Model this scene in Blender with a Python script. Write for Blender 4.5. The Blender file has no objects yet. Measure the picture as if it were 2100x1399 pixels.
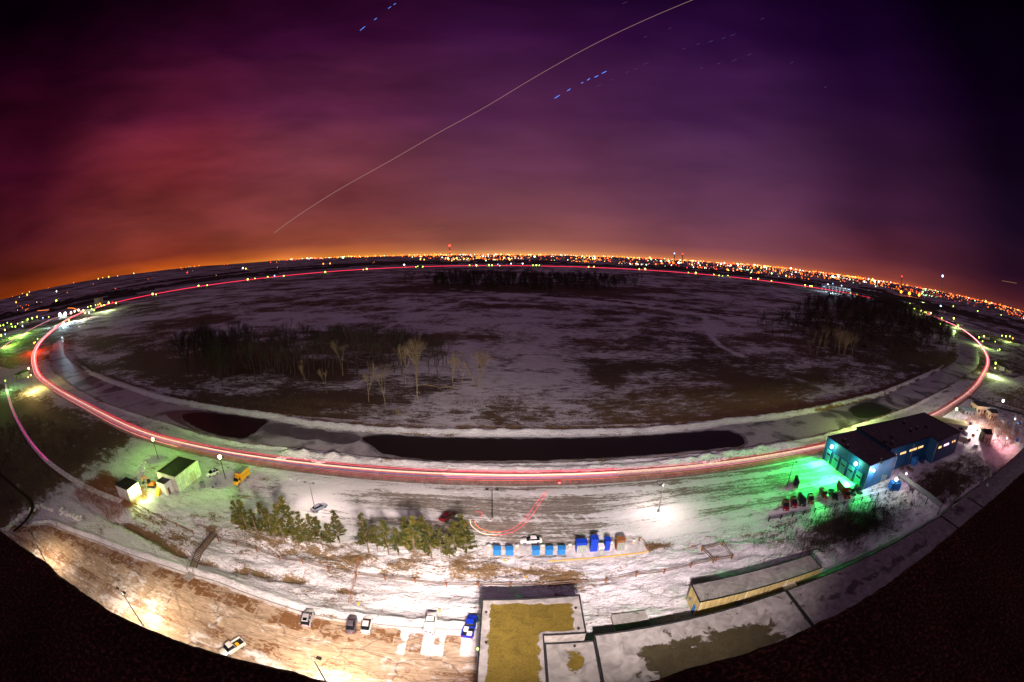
import bpy, bmesh, math, random
import numpy as np
from mathutils import Vector, Matrix
random.seed(7)
R = math.radians
sc = bpy.context.scene
COL = sc.collection

# ---------------------------------------------------------------- camera
H = 60.0; PITCH = R(11.6); ROLL = R(0.5)
cd = bpy.data.cameras.new('camera'); cam = bpy.data.objects.new('camera', cd); COL.objects.link(cam)
cd.type = 'PANO'; cd.sensor_width = 36; cd.sensor_fit = 'HORIZONTAL'
cd.panorama_type = 'FISHEYE_EQUISOLID'
cd.fisheye_lens = 15.0; cd.fisheye_fov = R(200)
cd.clip_start = 0.05; cd.clip_end = 200000
cam.matrix_world = Matrix.Translation((0, 0, H)) @ Matrix.Rotation(R(90) - PITCH, 4, 'X') @ Matrix.Rotation(ROLL, 4, 'Z')
sc.camera = cam
sc.view_settings.view_transform = 'Standard'; sc.view_settings.look = 'None'
sc.view_settings.exposure = 0; sc.view_settings.gamma = 1
sc.render.engine = 'CYCLES'
sc.cycles.max_bounces = 5; sc.cycles.diffuse_bounces = 2; sc.cycles.glossy_bounces = 2
sc.cycles.transparent_max_bounces = 8
sc.cycles.sample_clamp_indirect = 3.0; sc.cycles.use_denoising = True
sc.cycles.use_light_tree = True

def ray(px, py):
    """direction seen at a point of the 2100 x 1399 photograph"""
    F = 875.0; dx = px - 1050.0; dy = 699.5 - py
    c, s = math.cos(ROLL), math.sin(ROLL)
    u = dx*c - dy*s; v = dx*s + dy*c
    r = max(math.hypot(u, v), 1e-6); th = 2*math.asin(min(1, r/(2*F)))
    f = math.cos(th); a = math.sin(th)*u/r; b = math.sin(th)*v/r
    return Vector((a, f*math.cos(PITCH) + b*math.sin(PITCH), -f*math.sin(PITCH) + b*math.cos(PITCH)))
def at(px, py, z=0.0):
    d = ray(px, py); t = (H - z)/max(-d.z, 1e-4)
    return Vector((d.x*t, d.y*t, z))
def ats(pts, z=0.0): return [at(a, b, z) for a, b in pts]

# ---------------------------------------------------------------- world: night sky over a lit city
def nodes_of(nt):
    nt.nodes.clear()
    def N(t, **k):
        n = nt.nodes.new(t)
        for a, b in k.items():
            if a == 'ins':
                for i, v in b.items():
                    if isinstance(v, bpy.types.NodeSocket): nt.links.new(v, n.inputs[i])
                    else: n.inputs[i].default_value = v
            else: setattr(n, a, b)
        return n
    return N
def srgb(c):
    return tuple(((x/255)/12.92 if x/255 <= .04045 else (((x/255)+.055)/1.055)**2.4) for x in c) + (1.0,)

world = bpy.data.worlds.new("World"); sc.world = world; world.use_nodes = True
N = nodes_of(world.node_tree); L = world.node_tree.links.new
def mth(N, op, a, b=None, c=None, clamp=False):
    n = N('ShaderNodeMath', operation=op, use_clamp=clamp)
    for i, v in enumerate((a, b, c)):
        if v is None: continue
        if isinstance(v, bpy.types.NodeSocket): n.id_data.links.new(v, n.inputs[i])
        else: n.inputs[i].default_value = v
    return n.outputs[0]
tc = N('ShaderNodeTexCoord'); sep = N('ShaderNodeSeparateXYZ', ins={0: tc.outputs['Generated']})
az = mth(N, 'ARCTAN2', sep.outputs[0], sep.outputs[1])          # 0 ahead, + right
el = mth(N, 'ARCSINE', sep.outputs[2])
cl = N('ShaderNodeMapping', vector_type='POINT', ins={0: tc.outputs['Generated'], 'Scale': (1.2, 1.2, 5.0), 'Rotation': (0, R(-14), 0)})
nz = N('ShaderNodeTexNoise', ins={0: cl.outputs[0], 'Scale': 1.7, 'Detail': 5.0, 'Roughness': .5, 'Distortion': .5})
cl2 = N('ShaderNodeMapping', vector_type='POINT', ins={0: tc.outputs['Generated'], 'Scale': (1.0, 1.0, 3.0), 'Location': (3, 1, 0)})
nz2 = N('ShaderNodeTexNoise', ins={0: cl2.outputs[0], 'Scale': 2.6, 'Detail': 3.0})
elw = mth(N, 'ADD', el, mth(N, 'MULTIPLY', mth(N, 'SUBTRACT', nz.outputs[0], .5), mth(N, 'MULTIPLY', el, .5)))
eld = mth(N, 'DIVIDE', mth(N, 'MULTIPLY', elw, 180/math.pi), 60.0, clamp=True)
# stations: azimuth -> list of (elevation deg, colour as it shows)
SKY = [(-95, [(0, (40, 14, 5)), (4, (26, 6, 8)), (12, (14, 1, 8)), (30, (4, 0, 4)), (60, (0, 0, 0))]),
       (-70, [(0, (160, 66, 8)), (.9, (126, 46, 12)), (3, (88, 30, 18)), (7, (68, 18, 25)), (14, (58, 9, 28)), (24, (28, 1, 18)), (34, (9, 0, 8)), (60, (1, 0, 1))]),
       (-48, [(0, (225, 118, 22)), (.8, (176, 76, 24)), (2.2, (116, 44, 30)), (6, (108, 44, 40)), (13, (116, 38, 46)), (20, (84, 22, 46)), (29, (44, 6, 32)), (40, (13, 0, 12)), (60, (2, 0, 2))]),
       (-25, [(0, (235, 145, 50)), (.8, (184, 98, 50)), (2.0, (136, 66, 48)), (6, (116, 54, 54)), (13, (106, 48, 60)), (20, (84, 32, 60)), (30, (54, 12, 46)), (42, (18, 0, 20)), (60, (6, 0, 8))]),
       (0, [(0, (240, 165, 95)), (.7, (184, 112, 84)), (2.0, (146, 84, 74)), (6, (118, 66, 76)), (12, (100, 52, 76)), (19, (80, 36, 72)), (30, (54, 16, 58)), (42, (20, 2, 26)), (60, (8, 0, 12))]),
       (28, [(0, (225, 130, 68)), (.8, (164, 90, 76)), (2.2, (126, 70, 82)), (7, (102, 58, 84)), (13, (84, 46, 80)), (20, (64, 29, 70)), (32, (40, 10, 54)), (44, (14, 1, 24)), (60, (5, 0, 10))]),
       (52, [(0, (190, 90, 50)), (.9, (132, 60, 54)), (3, (92, 40, 54)), (8, (62, 28, 54)), (15, (46, 19, 48)), (24, (32, 8, 43)), (34, (18, 1, 30)), (60, (2, 0, 6))]),
       (72, [(0, (110, 48, 42)), (1.5, (68, 26, 36)), (4, (38, 14, 32)), (9, (22, 8, 27)), (16, (15, 4, 22)), (25, (9, 0, 16)), (40, (1, 0, 4)), (60, (0, 0, 1))]),
       (95, [(0, (20, 9, 10)), (4, (8, 3, 8)), (20, (2, 0, 5)), (60, (0, 0, 1))])]
acc = None; pa = None
azd = mth(N, 'MULTIPLY', az, 180/math.pi)
for a, st in SKY:
    rp = N('ShaderNodeValToRGB', ins={0: eld}); cr = rp.color_ramp; cr.interpolation = 'B_SPLINE' if False else 'LINEAR'
    while len(cr.elements) > 1: cr.elements.remove(cr.elements[0])
    for i, (e, c) in enumerate(st):
        q = cr.elements[0] if i == 0 else cr.elements.new(e/60)
        q.position = e/60; q.color = srgb(c)
    if acc is None: acc = rp.outputs[0]
    else:
        f = N('ShaderNodeMapRange', interpolation_type='SMOOTHSTEP', ins={0: azd, 1: float(pa), 2: float(a), 3: 0.0, 4: 1.0})
        m = N('ShaderNodeMix', data_type='RGBA', ins={0: f.outputs[0], 6: acc, 7: rp.outputs[0]}); acc = m.outputs[2]
    pa = a
wsp = N('ShaderNodeTexNoise', ins={0: cl.outputs[0], 'Scale': 2.6, 'Detail': 5.0, 'Roughness': .5, 'Distortion': .35})
lft = N('ShaderNodeMapRange', interpolation_type='SMOOTHSTEP', ins={0: azd, 1: 5.0, 2: -50.0, 3: .25, 4: 1.0})
cloud = mth(N, 'ADD', N('ShaderNodeMapRange', ins={0: nz2.outputs[0], 1: .3, 2: .72, 3: .84, 4: 1.2}).outputs[0], mth(N, 'MULTIPLY', lft.outputs[0], N('ShaderNodeMapRange', ins={0: wsp.outputs[0], 1: .34, 2: .68, 3: -.24, 4: .50}).outputs[0]))
skyc = N('ShaderNodeVectorMath', operation='SCALE', ins={0: acc, 3: cloud})
hs = N('ShaderNodeHueSaturation', ins={'Saturation': 1.0, 'Value': 1.0, 'Color': skyc.outputs[0]})
bg = N('ShaderNodeBackground', ins={0: hs.outputs[0], 1: 1.0})
L(bg.outputs[0], N('ShaderNodeOutputWorld').inputs[0])
world.cycles.sampling_method = 'MANUAL'; world.cycles.sample_map_resolution = 512

# unseen fill sun added to lift the field: dim, mauve, behind and left of the viewer
sd = bpy.data.lights.new('added_fill_light', 'SUN'); sd.energy = 0.38; sd.angle = R(2); sd.color = (1, .58, .98)
so = bpy.data.objects.new('added_fill_light', sd); COL.objects.link(so)
so.rotation_euler = (R(48), 0, R(-28))

# ---------------------------------------------------------------- helpers
def mat(name, build):
    m = bpy.data.materials.new(name); m.use_nodes = True
    N = nodes_of(m.node_tree); out = N('ShaderNodeOutputMaterial')
    s = build(N); m.node_tree.links.new(s, out.inputs[0]); return m
def pbr(name, col, rough=.6, metal=0.0, var=.25, scale=1.5, bump=0.0, bscale=8.0, spec=.3):
    def b(N):
        t = N('ShaderNodeTexCoord')
        n = N('ShaderNodeTexNoise', ins={0: t.outputs['Object'], 'Scale': scale, 'Detail': 5.0})
        r = N('ShaderNodeMapRange', ins={0: n.outputs[0], 1: .3, 2: .7, 3: 1-var, 4: 1+var})
        c = N('ShaderNodeVectorMath', operation='SCALE', ins={0: tuple(col), 3: r.outputs[0]})
        p = N('ShaderNodeBsdfPrincipled', ins={'Base Color': c.outputs[0], 'Roughness': rough, 'Metallic': metal, 'Specular IOR Level': spec})
        if bump:
            bn = N('ShaderNodeTexNoise', ins={0: t.outputs['Object'], 'Scale': bscale, 'Detail': 4.0})
            bb = N('ShaderNodeBump', ins={'Height': bn.outputs[0], 'Strength': bump, 'Distance': .1})
            p.id_data.links.new(bb.outputs[0], p.inputs['Normal'])
        return p.outputs[0]
    return mat(name, b)
def emit(name, col, s, sample=False):
    m = mat(name, lambda N: N('ShaderNodeEmission', ins={0: tuple(col)+(1,), 1: s}).outputs[0])
    m.cycles.emission_sampling = 'AUTO' if sample else 'NONE'
    return m

class MB:
    """collects shapes into one mesh"""
    def __init__(s): s.v = []; s.f = []; s.m = []
    def add(s, vs, fs, mi=0):
        o = len(s.v); s.v += [tuple(v) for v in vs]; s.f += [tuple(i+o for i in f) for f in fs]; s.m += [mi]*len(fs); return s
    def box(s, c, d, rz=0, mi=0, taper=1.0):
        cx, cy, cz = c; a, b, h = d[0]/2, d[1]/2, d[2]/2; ca, sa = math.cos(rz), math.sin(rz); vs = []
        for z, k in ((-h, 1), (h, taper)):
            for x, y in ((-a, -b), (a, -b), (a, b), (-a, b)):
                x *= k; y *= k; vs.append((cx+x*ca-y*sa, cy+x*sa+y*ca, cz+z))
        return s.add(vs, [(0, 3, 2, 1), (4, 5, 6, 7), (0, 1, 5, 4), (1, 2, 6, 5), (2, 3, 7, 6), (3, 0, 4, 7)], mi)
    def tube(s, pts, r, n=6, mi=0, cap=True):
        pts = [Vector(p) for p in pts]; rs = r if isinstance(r, (list, tuple)) else [r]*len(pts); vs = []; fs = []
        for i, p in enumerate(pts):
            d = (pts[min(i+1, len(pts)-1)] - pts[max(i-1, 0)]); d = d.normalized() if d.length > 1e-9 else Vector((0, 0, 1))
            u = d.cross(Vector((0, 0, 1)) if abs(d.z) < .9 else Vector((1, 0, 0))).normalized(); w = d.cross(u)
            for k in range(n):
                a = 2*math.pi*k/n; vs.append(p + (u*math.cos(a) + w*math.sin(a))*rs[i])
        for i in range(len(pts)-1):
            for k in range(n):
                a, b = i*n+k, i*n+(k+1) % n; fs.append((a, b, b+n, a+n))
        if cap: fs += [tuple(range(n))[::-1], tuple(range((len(pts)-1)*n, len(pts)*n))]
        return s.add(vs, fs, mi)
    def cyl(s, c, r, h, n=12, axis='z', mi=0):
        c = Vector(c); d = {'z': Vector((0, 0, h/2)), 'x': Vector((h/2, 0, 0)), 'y': Vector((0, h/2, 0))}[axis]
        return s.tube([c-d, c+d], r, n, mi)
    def ball(s, c, r, n=8, m=5, mi=0, sq=1.0):
        vs = [(c[0], c[1], c[2]-r*sq)]; fs = []
        for j in range(1, m):
            t = math.pi*j/m
            for i in range(n):
                a = 2*math.pi*i/n; vs.append((c[0]+r*math.sin(t)*math.cos(a), c[1]+r*math.sin(t)*math.sin(a), c[2]-r*sq*math.cos(t)))
        vs.append((c[0], c[1], c[2]+r*sq)); e = len(vs)-1
        for i in range(n):
            fs.append((0, 1+(i+1) % n, 1+i)); fs.append((e, e-n+i, e-n+(i+1) % n))
            for j in range(m-2):
                a = 1+j*n+i; b = 1+j*n+(i+1) % n; fs.append((a, b, b+n, a+n))
        return s.add(vs, fs, mi)
    def prism(s, pts, z0, z1, mi=0):
        n = len(pts); vs = [(p[0], p[1], z0) for p in pts] + [(p[0], p[1], z1) for p in pts]
        fs = [tuple(range(n))[::-1], tuple(range(n, 2*n))] + [(i, (i+1) % n, n+(i+1) % n, n+i) for i in range(n)]
        return s.add(vs, fs, mi)
    def build(s, name, mats, parent=None, smooth=False):
        me = bpy.data.meshes.new(name); me.from_pydata(s.v, [], s.f); me.update()
        for m in (mats if isinstance(mats, (list, tuple)) else [mats]): me.materials.append(m)
        if any(s.m): me.polygons.foreach_set('material_index', s.m)
        if smooth: me.polygons.foreach_set('use_smooth', [True]*len(s.f))
        o = bpy.data.objects.new(name, me); COL.objects.link(o)
        if parent: o.parent = parent
        return o
def tag(o, label=None, cat=None, group=None, kind=None):
    if label: o['label'] = label
    if cat: o['category'] = cat
    if group: o['group'] = group
    if kind: o['kind'] = kind
    return o
def empty(name, loc, rz=0.0, label=None, cat=None, group=None, s=1.0):
    o = bpy.data.objects.new(name, None); COL.objects.link(o); o.location = loc; o.rotation_euler = (0, 0, rz); o.scale = (s, s, s)
    o.empty_display_size = .3
    return tag(o, label, cat, group)
KIDS = {}
def kids(o):
    if o.name not in KIDS: KIDS[o.name] = [c for c in bpy.data.objects if c.parent == o]
    return KIDS[o.name]
def dup(o, loc=None, rz=None, s=None, label=None, group=None, parent=None):
    c = o.copy(); COL.objects.link(c)
    if parent: c.parent = parent
    ks = kids(o)
    for ch in ks: dup(ch, parent=c)
    if loc is not None: c.location = loc
    if rz is not None: c.rotation_euler = (0, 0, rz)
    if s is not None: c.scale = s if isinstance(s, tuple) else (s, s, s)
    if label: c['label'] = label
    if group: c['group'] = group
    return c

# numpy noise
def _h(ix, iy, seed):
    h = (ix.astype(np.int64)*374761393 + iy.astype(np.int64)*668265263 + seed*974711) & 0xffffffff
    h = ((h ^ (h >> 13))*1274126177) & 0xffffffff
    return ((h ^ (h >> 16)) & 0xffff)/65535.0
def vn(x, y, seed=0):
    ix = np.floor(x); iy = np.floor(y); fx = x-ix; fy = y-iy; fx = fx*fx*(3-2*fx); fy = fy*fy*(3-2*fy)
    a = _h(ix, iy, seed); b = _h(ix+1, iy, seed); c = _h(ix, iy+1, seed); d = _h(ix+1, iy+1, seed)
    return (a*(1-fx)+b*fx)*(1-fy) + (c*(1-fx)+d*fx)*fy
def fbm(x, y, seed=0, o=4):
    r = 0; a = .5; t = 0
    for i in range(o): r = r + a*vn(x*2**i, y*2**i, seed+i); t += a; a *= .55
    return r/t
def sm(a, b, x):
    t = np.clip((x-a)/(b-a), 0, 1); return t*t*(3-2*t)
def band(x, a, b, w): return sm(a-w, a+w, x)*(1-sm(b-w, b+w, x))
def pdist(X, Y, pts):
    d = np.full(X.shape, 1e9)
    for p, q in zip(pts[:-1], pts[1:]):
        ax, ay, bx, by = p[0], p[1], q[0], q[1]; vx, vy = bx-ax, by-ay; l2 = vx*vx+vy*vy+1e-9
        t = np.clip(((X-ax)*vx+(Y-ay)*vy)/l2, 0, 1); d = np.minimum(d, np.hypot(X-ax-t*vx, Y-ay-t*vy))
    return d
def inside(X, Y, poly):
    r = np.zeros(X.shape, bool); n = len(poly)
    for i in range(n):
        x1, y1, x2, y2 = poly[i][0], poly[i][1], poly[(i+1) % n][0], poly[(i+1) % n][1]
        if y1 == y2: continue
        r ^= ((y1 > Y) != (y2 > Y)) & (X < (x2-x1)*(Y-y1)/(y2-y1)+x1)
    return r
def cat(pts, n=6, closed=False):
    out = []; P = [Vector(p) for p in pts]; m = len(P)
    for i in range(m if closed else m-1):
        p0, p1, p2, p3 = (P[(i-1) % m], P[i], P[(i+1) % m], P[(i+2) % m]) if closed else (P[max(i-1, 0)], P[i], P[i+1], P[min(i+2, m-1)])
        for k in range(n):
            t = k/n; out.append(.5*((2*p1)+(p2-p0)*t+(2*p0-5*p1+4*p2-p3)*t*t+(3*p1-p0-3*p2+p3)*t**3))
    if not closed: out.append(P[-1])
    return out
def resample(pts, step):
    out = [pts[0]]; acc = 0
    for a, b in zip(pts[:-1], pts[1:]):
        d = (b-a).length; 
        while acc + d >= step:
            t = (step-acc)/d; a = a.lerp(b, t); out.append(a.copy()); d = (b-a).length; acc = 0
        acc += d
    return out
def grid_mesh(name, xs, ys, Z, masks, m, keep=None, smooth=True):
    """sheet over a tensor grid; masks = (r,g,b) arrays stored as point colours"""
    nx, ny = len(xs), len(ys); X, Y = np.meshgrid(xs, ys)
    co = np.stack([X, Y, Z], -1).reshape(-1, 3).astype(np.float32)
    i = np.arange(ny-1)[:, None]*nx + np.arange(nx-1)[None, :]
    q = np.stack([i, i+1, i+nx+1, i+nx], -1).reshape(-1, 4)
    if keep is not None:
        kq = keep.reshape(-1)[q].all(1); q = q[kq]
        used = np.unique(q); rm = np.full(len(co), -1); rm[used] = np.arange(len(used)); co = co[used]; q = rm[q]
    else: used = slice(None)
    me = bpy.data.meshes.new(name); me.vertices.add(len(co)); me.vertices.foreach_set('co', co.ravel())
    me.loops.add(q.size); me.loops.foreach_set('vertex_index', q.ravel().astype(np.int32))
    me.polygons.add(len(q)); me.polygons.foreach_set('loop_start', np.arange(0, q.size, 4, dtype=np.int32))
    me.update(calc_edges=True)
    if smooth: me.polygons.foreach_set('use_smooth', np.ones(len(q), bool))
    at_ = me.color_attributes.new('mask', 'FLOAT_COLOR', 'POINT')
    c = np.stack([np.broadcast_to(k, X.shape) for k in masks] + [np.ones(X.shape)], -1).reshape(-1, 4)[used].astype(np.float32)
    at_.data.foreach_set('color', c.ravel()); me.materials.append(m)
    o = bpy.data.objects.new(name, me); COL.objects.link(o); return o

# ---------------------------------------------------------------- setting: layout lines (metres, camera above the origin looking along +Y)
POND_OUT = [(-900, 640), (-700, 400), (-560, 255)] + [tuple(p)[:2] for p in ats([(100, 730), (107, 754), (119, 767), (136, 781), (170, 803), (219, 827), (267, 844), (316, 859), (365, 873), (413, 890), (500, 908), (600, 918), (725, 931), (800, 943), (957, 950), (1200, 945), (1385, 934), (1510, 919), (1589, 909), (1678, 893), (1750, 871), (1811, 853), (1857, 836), (1909, 811), (1960, 782), (2001, 757), (2009, 744), (2006, 721), (1994, 700), (1970, 685)])] + [(880, 470), (1020, 640)]
POND_IN = [(-860, 660), (-760, 470)] + [tuple(p)[:2] for p in ats([(146, 677), (132, 696), (131, 716), (136, 730), (156, 750), (180, 767), (219, 784), (267, 801), (316, 818), (365, 830), (413, 839), (462, 847), (550, 860), (633, 877), (733, 887), (833, 893), (967, 896), (1100, 897), (1300, 893), (1400, 886), (1500, 871), (1589, 862), (1678, 846), (1750, 828), (1807, 814), (1843, 800), (1883, 782), (1935, 757), (1960, 741), (1968, 723), (1965, 705), (1955, 690), (1929, 674)])] + [(850, 500), (990, 665)]
ROAD = ats([(75, 763), (72, 722), (95, 690), (140, 655), (180, 638)]) + [Vector((-1150, 760, 0)), Vector((-1185, 1010, 0)), Vector((-1150, 1260, 0)), Vector((-1030, 1590, 0)), Vector((-860, 1890, 0)), Vector((-600, 2130, 0)), Vector((-330, 2270, 0)), Vector((0, 2320, 0)), Vector((400, 2300, 0)), Vector((790, 2180, 0)), Vector((1120, 1940, 0)), Vector((1320, 1620, 0)), Vector((1400, 1300, 0)), Vector((1330, 950, 0))] + ats([(1905, 645), (1940, 660), (1970, 674), (2000, 696), (2020, 722), (2026, 745), (2012, 777), (1990, 804), (1955, 830), (1915, 854)]) + [Vector((165, 109.5, 0)), Vector((104, 106, 0)), Vector((50, 104, 0)), Vector((0, 103.2, 0)), Vector((-50, 102.5, 0)), Vector((-105, 101.5, 0)), Vector((-150, 103.5, 0)), Vector((-215, 114, 0)), Vector((-300, 128, 0))]
ROADC = resample(cat(ROAD, 10, closed=True) + [ROAD[0].copy()], 6.0)
ROAD2 = [tuple(p)[:2] for p in ROADC]
EL = [(-95, .7), (-72, .72), (-60, .7), (-48, .62), (-30, .25), (-12, .0), (0, -.05), (20, .1), (40, .3), (55, .35), (70, .3), (95, .3)]

def hgt(x, y):
    x = np.asarray(x, float); y = np.asarray(y, float)
    r = np.hypot(x, y); azm = np.degrees(np.arctan2(x, y))
    e = np.interp(azm, [a for a, _ in EL], [b for _, b in EL]) + (fbm(azm*.35, azm*0, 5, 3)-.5)*.16
    z = sm(4500, 9500, r)*(H + 9500*np.tan(np.radians(e)))*np.clip(y/300, 0, 1)
    z = z + (fbm(x/45, y/45, 1, 3)-.5)*1.2*sm(150, 230, y)*np.clip((1010-np.hypot(x-100, y-1250))/60, 0, 1)
    # rolling snow between the lots
    near = (np.abs(x) < 300) & (y < 150)
    if near.any():
        b = band(y, 50.5, 68, 1.6)*band(x, -135, 64, 3)
        z = z + b*((fbm(x/7, y/3.2, 2, 4)-.5)*2.0 - .5 + .5*sm(60, 66, y))
        z = z + band(y, 49, 72, 1.5)*band(x, -135, 64, 3)*((fbm(x/1.7, y/.8, 12, 3)-.5)*.55 + (np.abs(vn(x/3.1, y/1.1, 13)-.5))*.35)
        z = z + .28*(fbm(x/1.4, y/1.0, 14, 3)-.5)*sm(44, 50, y)*(np.abs(x) < 250)
        # gully left of the footbridge
        z = z - 1.0*np.exp(-((y-(52.6+.035*(x+80)+1.2*np.sin(x/9)))/1.5)**2)*band(x, -112, -30, 5)
        # snow thrown up along the lower lot
        z = z + (.9*np.exp(-((y-(np.interp(x, [-137, -128, -102, -76, -59, -36, -5], [28, 36.5, 42.4, 46.4, 48.4, 47.6, 49.4])))/.9)**2))*band(x, -135, -4, 2)*(.45+fbm(x/2.2, y/2, 3, 3))
        # ridges the plough left along the road
        rr = 1.15 + 1.5*band(x, -72, -48, 3) + 1.3*band(x, 48, 104, 8)
        rc = np.interp(x, [-76, -50, 0, 50, 104], [108.4, 109.2, 108.6, 109.2, 112.2])
        z = z + rr*np.exp(-((y-rc)/1.5)**2)*band(x, -76, 104, 3)*(.25+.95*fbm(x/2.6, y/1.7, 4, 3))
        # rough ground, brush bank below the blue building
        z = z + band(y, 50, 68, 3)*band(x, 64, 150, 5)*(fbm(x/5, y/5, 6, 4)-.5)*2.2
        z = z + band(y, 66, 74, 2)*band(x, 130, 230, 6)*(fbm(x/6, y/4, 8, 4)-.3)*1.8
    return z
def pond_terms(X, Y):
    m = (np.abs(X) < 950) & (Y > 95) & (Y < 720)
    di = np.full(X.shape, 1e3); do = di.copy()
    di[m] = pdist(X[m], Y[m], POND_IN); do[m] = pdist(X[m], Y[m], POND_OUT)
    poly = POND_OUT + POND_IN[::-1]; ins = np.zeros(X.shape, bool); ins[m] = inside(X[m], Y[m], poly)
    return di, do, ins
def bank(X, Y, di, do, ins):
    s = np.where(ins, -1.0, 1.0)
    nf = fbm(X/3, Y/3, 9, 3)
    z = 1.5*np.exp(-((s*di-3.6)/1.7)**2)*(.55+.8*nf) + .6*np.exp(-((s*di-8.5)/2)**2)*nf
    z += .7*np.exp(-((s*do-1.6)/1.0)**2)*(.4+nf)
    return z - np.where(ins, .45*sm(0, 1.5, np.minimum(di, do)), 0)

def axis(lo, hi, step, c0, c1, k):
    a = list(np.arange(c0, c1+1e-6, step)); s = step
    while a[-1] < hi: s *= k; a.append(a[-1]+s)
    s = step
    while a[0] > lo: s *= k; a.insert(0, a[0]-s)
    return np.array(a)
gx = axis(-32000, 32000, .5, -150, 150, 1.04); gy = axis(-3000, 34000, .5, 22, 124, 1.035)
X, Y = np.meshgrid(gx, gy)
Z = hgt(X, Y); di, do, ins = pond_terms(X, Y); Z += bank(X, Y, di, do, ins)

LOWER = [(-150, 10), (-142, 24), (-137, 27), (-128, 35), (-102, 41), (-76, 45), (-59, 47), (-36, 46), (-5, 48), (-4, 10)]
UPPER = [(-58, 75.8), (-5, 75.6), (2, 73), (29, 72.5), (66, 74), (106, 76), (106, 97.5), (104, 101), (52, 99.5), (0, 98.6), (-66, 97), (-66, 92)]
# masks: r snow cover, g tan grass rather than dark brush, b packed bare ground
snow = .445 + .46*(fbm(X/130, Y/70, 20, 4)-.5)*2 + .40*(fbm(X/25, Y/14, 24, 3)-.5)*2
tan_ = .06 + .38*fbm(X/60, Y/60, 26, 3)
field = (Y > 140)
for (px, py, ax, ay, k) in [(420, 720, 70, 60, .16), (560, 740, 90, 40, .2), (650, 830, 35, 12, .3), (540, 835, 40, 8, .35), (480, 690, 60, 20, .15), (230, 700, 70, 28, .5), (300, 660, 70, 10, .35),
                            (300, 760, 40, 22, .3), (850, 700, 60, 30, .3), (1080, 760, 22, 5, .35), (1200, 740, 30, 6, .4), (1010, 690, 40, 8, .25), (1750, 690, 90, 70, .5), (1620, 700, 60, 30, .3), (1850, 650, 120, 200, .6), (1060, 590, 210, 90, .7), (1500, 640, 120, 20, .3), (1380, 780, 30, 5, .25), (1480, 800, 40, 8, .25)]:
    c = at(px, py); snow = snow - k*np.exp(-((X-c.x)/ax)**2-((Y-c.y)/ay)**2)
tan_ = tan_ + .7*np.exp(-((X-120)/90)**2-((Y-155)/22)**2)
def line(pts, w, k, arr):
    P = [tuple(p)[:2] for p in ats(pts)]; return arr + k*np.exp(-(pdist(X, Y, P)/w)**2)
fm = (Y > 135) & (Y < 1200) & (np.abs(X) < 900)
Xs, Ys = X[fm], Y[fm]
def fline(pts, w, k):
    global snow
    P = [tuple(p)[:2] for p in ats(pts)]; d = pdist(Xs, Ys, P); t = snow[fm]; e = np.exp(-(d/w)**2); snow[fm] = t*(1-e)+e*(t+k)
fline([(777, 584), (867, 589), (967, 596), (1100, 608), (1200, 617), (1343, 633), (1433, 643), (1500, 653), (1600, 668)], 5, .5)
fline([(1200, 612), (1343, 627), (1433, 637), (1500, 645), (1600, 659), (1700, 668)], 5, -.6)
fline([(960, 613), (883, 642), (813, 662), (760, 690)], 2.5, .3)
fline([(1447, 648), (1446, 658), (1466, 672), (1458, 690), (1480, 712), (1520, 730)], 2.5, .5)
fline([(420, 595), (480, 625), (500, 660), (470, 690)], 3, .35)
fline([(1630, 775), (1700, 800), (1760, 825)], 1.6, .25)
near = Y < 141
sn = np.where(near, .73 + .45*(fbm(X/9, Y/3.5, 30, 4)-.5), snow)
s_ = np.where(ins, -1, 1)
sn = np.where((~ins) & (Y > 100) & (np.abs(X) < 900), sn + .35*np.exp(-((s_*di-3.2)/1.6)**2) - .35*np.exp(-((s_*di-7.5)/2.4)**2) - .12*np.exp(-((di-1)/.8)**2), sn)
sn = sn - .45*np.exp(-((s_*do-.6)/.8)**2)*(np.abs(X) < 900)
# grassy strips, brush; outskirts darkened where no lamp reaches
sn = sn - .27*band(Y, 61.5, 69.5, 1)*band(X, -80, -3, 3)*(.4+fbm(X/5, Y/2, 31, 3)) - .2*band(Y, 60, 66, 1)*band(X, -3, 14, 3)
sn = sn - .50*np.exp(-((Y-(52.6+.035*(X+80)+1.2*np.sin(X/9)))/1.4)**2)*band(X, -105, -30, 5)*fbm(X/4, Y/3, 32, 2)*1.6
sn = sn - .62*np.exp(-((X-88)/20)**2-((Y-61.5+.05*(X-88))/7.0)**2)*(.6+.7*fbm(X/7, Y/5, 35, 3)) - .45*band(Y, 52, 72, 3)*band(X, 128, 185, 6)*(.5+.8*fbm(X/10, Y/8, 33, 3))
sn = sn - .25*band(Y, 51, 60, 2)*band(X, -100, -72, 4) - .5*band(Y, 60, 70, 3)*band(X, -135, -103, 4)
sn = sn - .62*sm(-126, -165, X)*sm(122, 90, Y)*(.85+.3*fbm(X/18, Y/12, 34, 3))  # snow thinned so the unlit far left comes out dark
sn = sn - .4*sm(260, 340, X)*sm(150, 100, Y)  # right outskirts darkened the same way, dimness put into the snow cover
sn = sn - .5*np.exp(-((X-31.5)/4.5)**2-((Y-70)/1.3)**2)
tan_ = np.where(near, .75 - .7*band(X, 62, 190, 5)*band(Y, 48, 72, 3) - .5*sm(-132, -160, X)*(Y < 110), tan_)  # last term darkens the bare ground of the unlit far left
pk = np.zeros(X.shape)
ground_m = None

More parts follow.
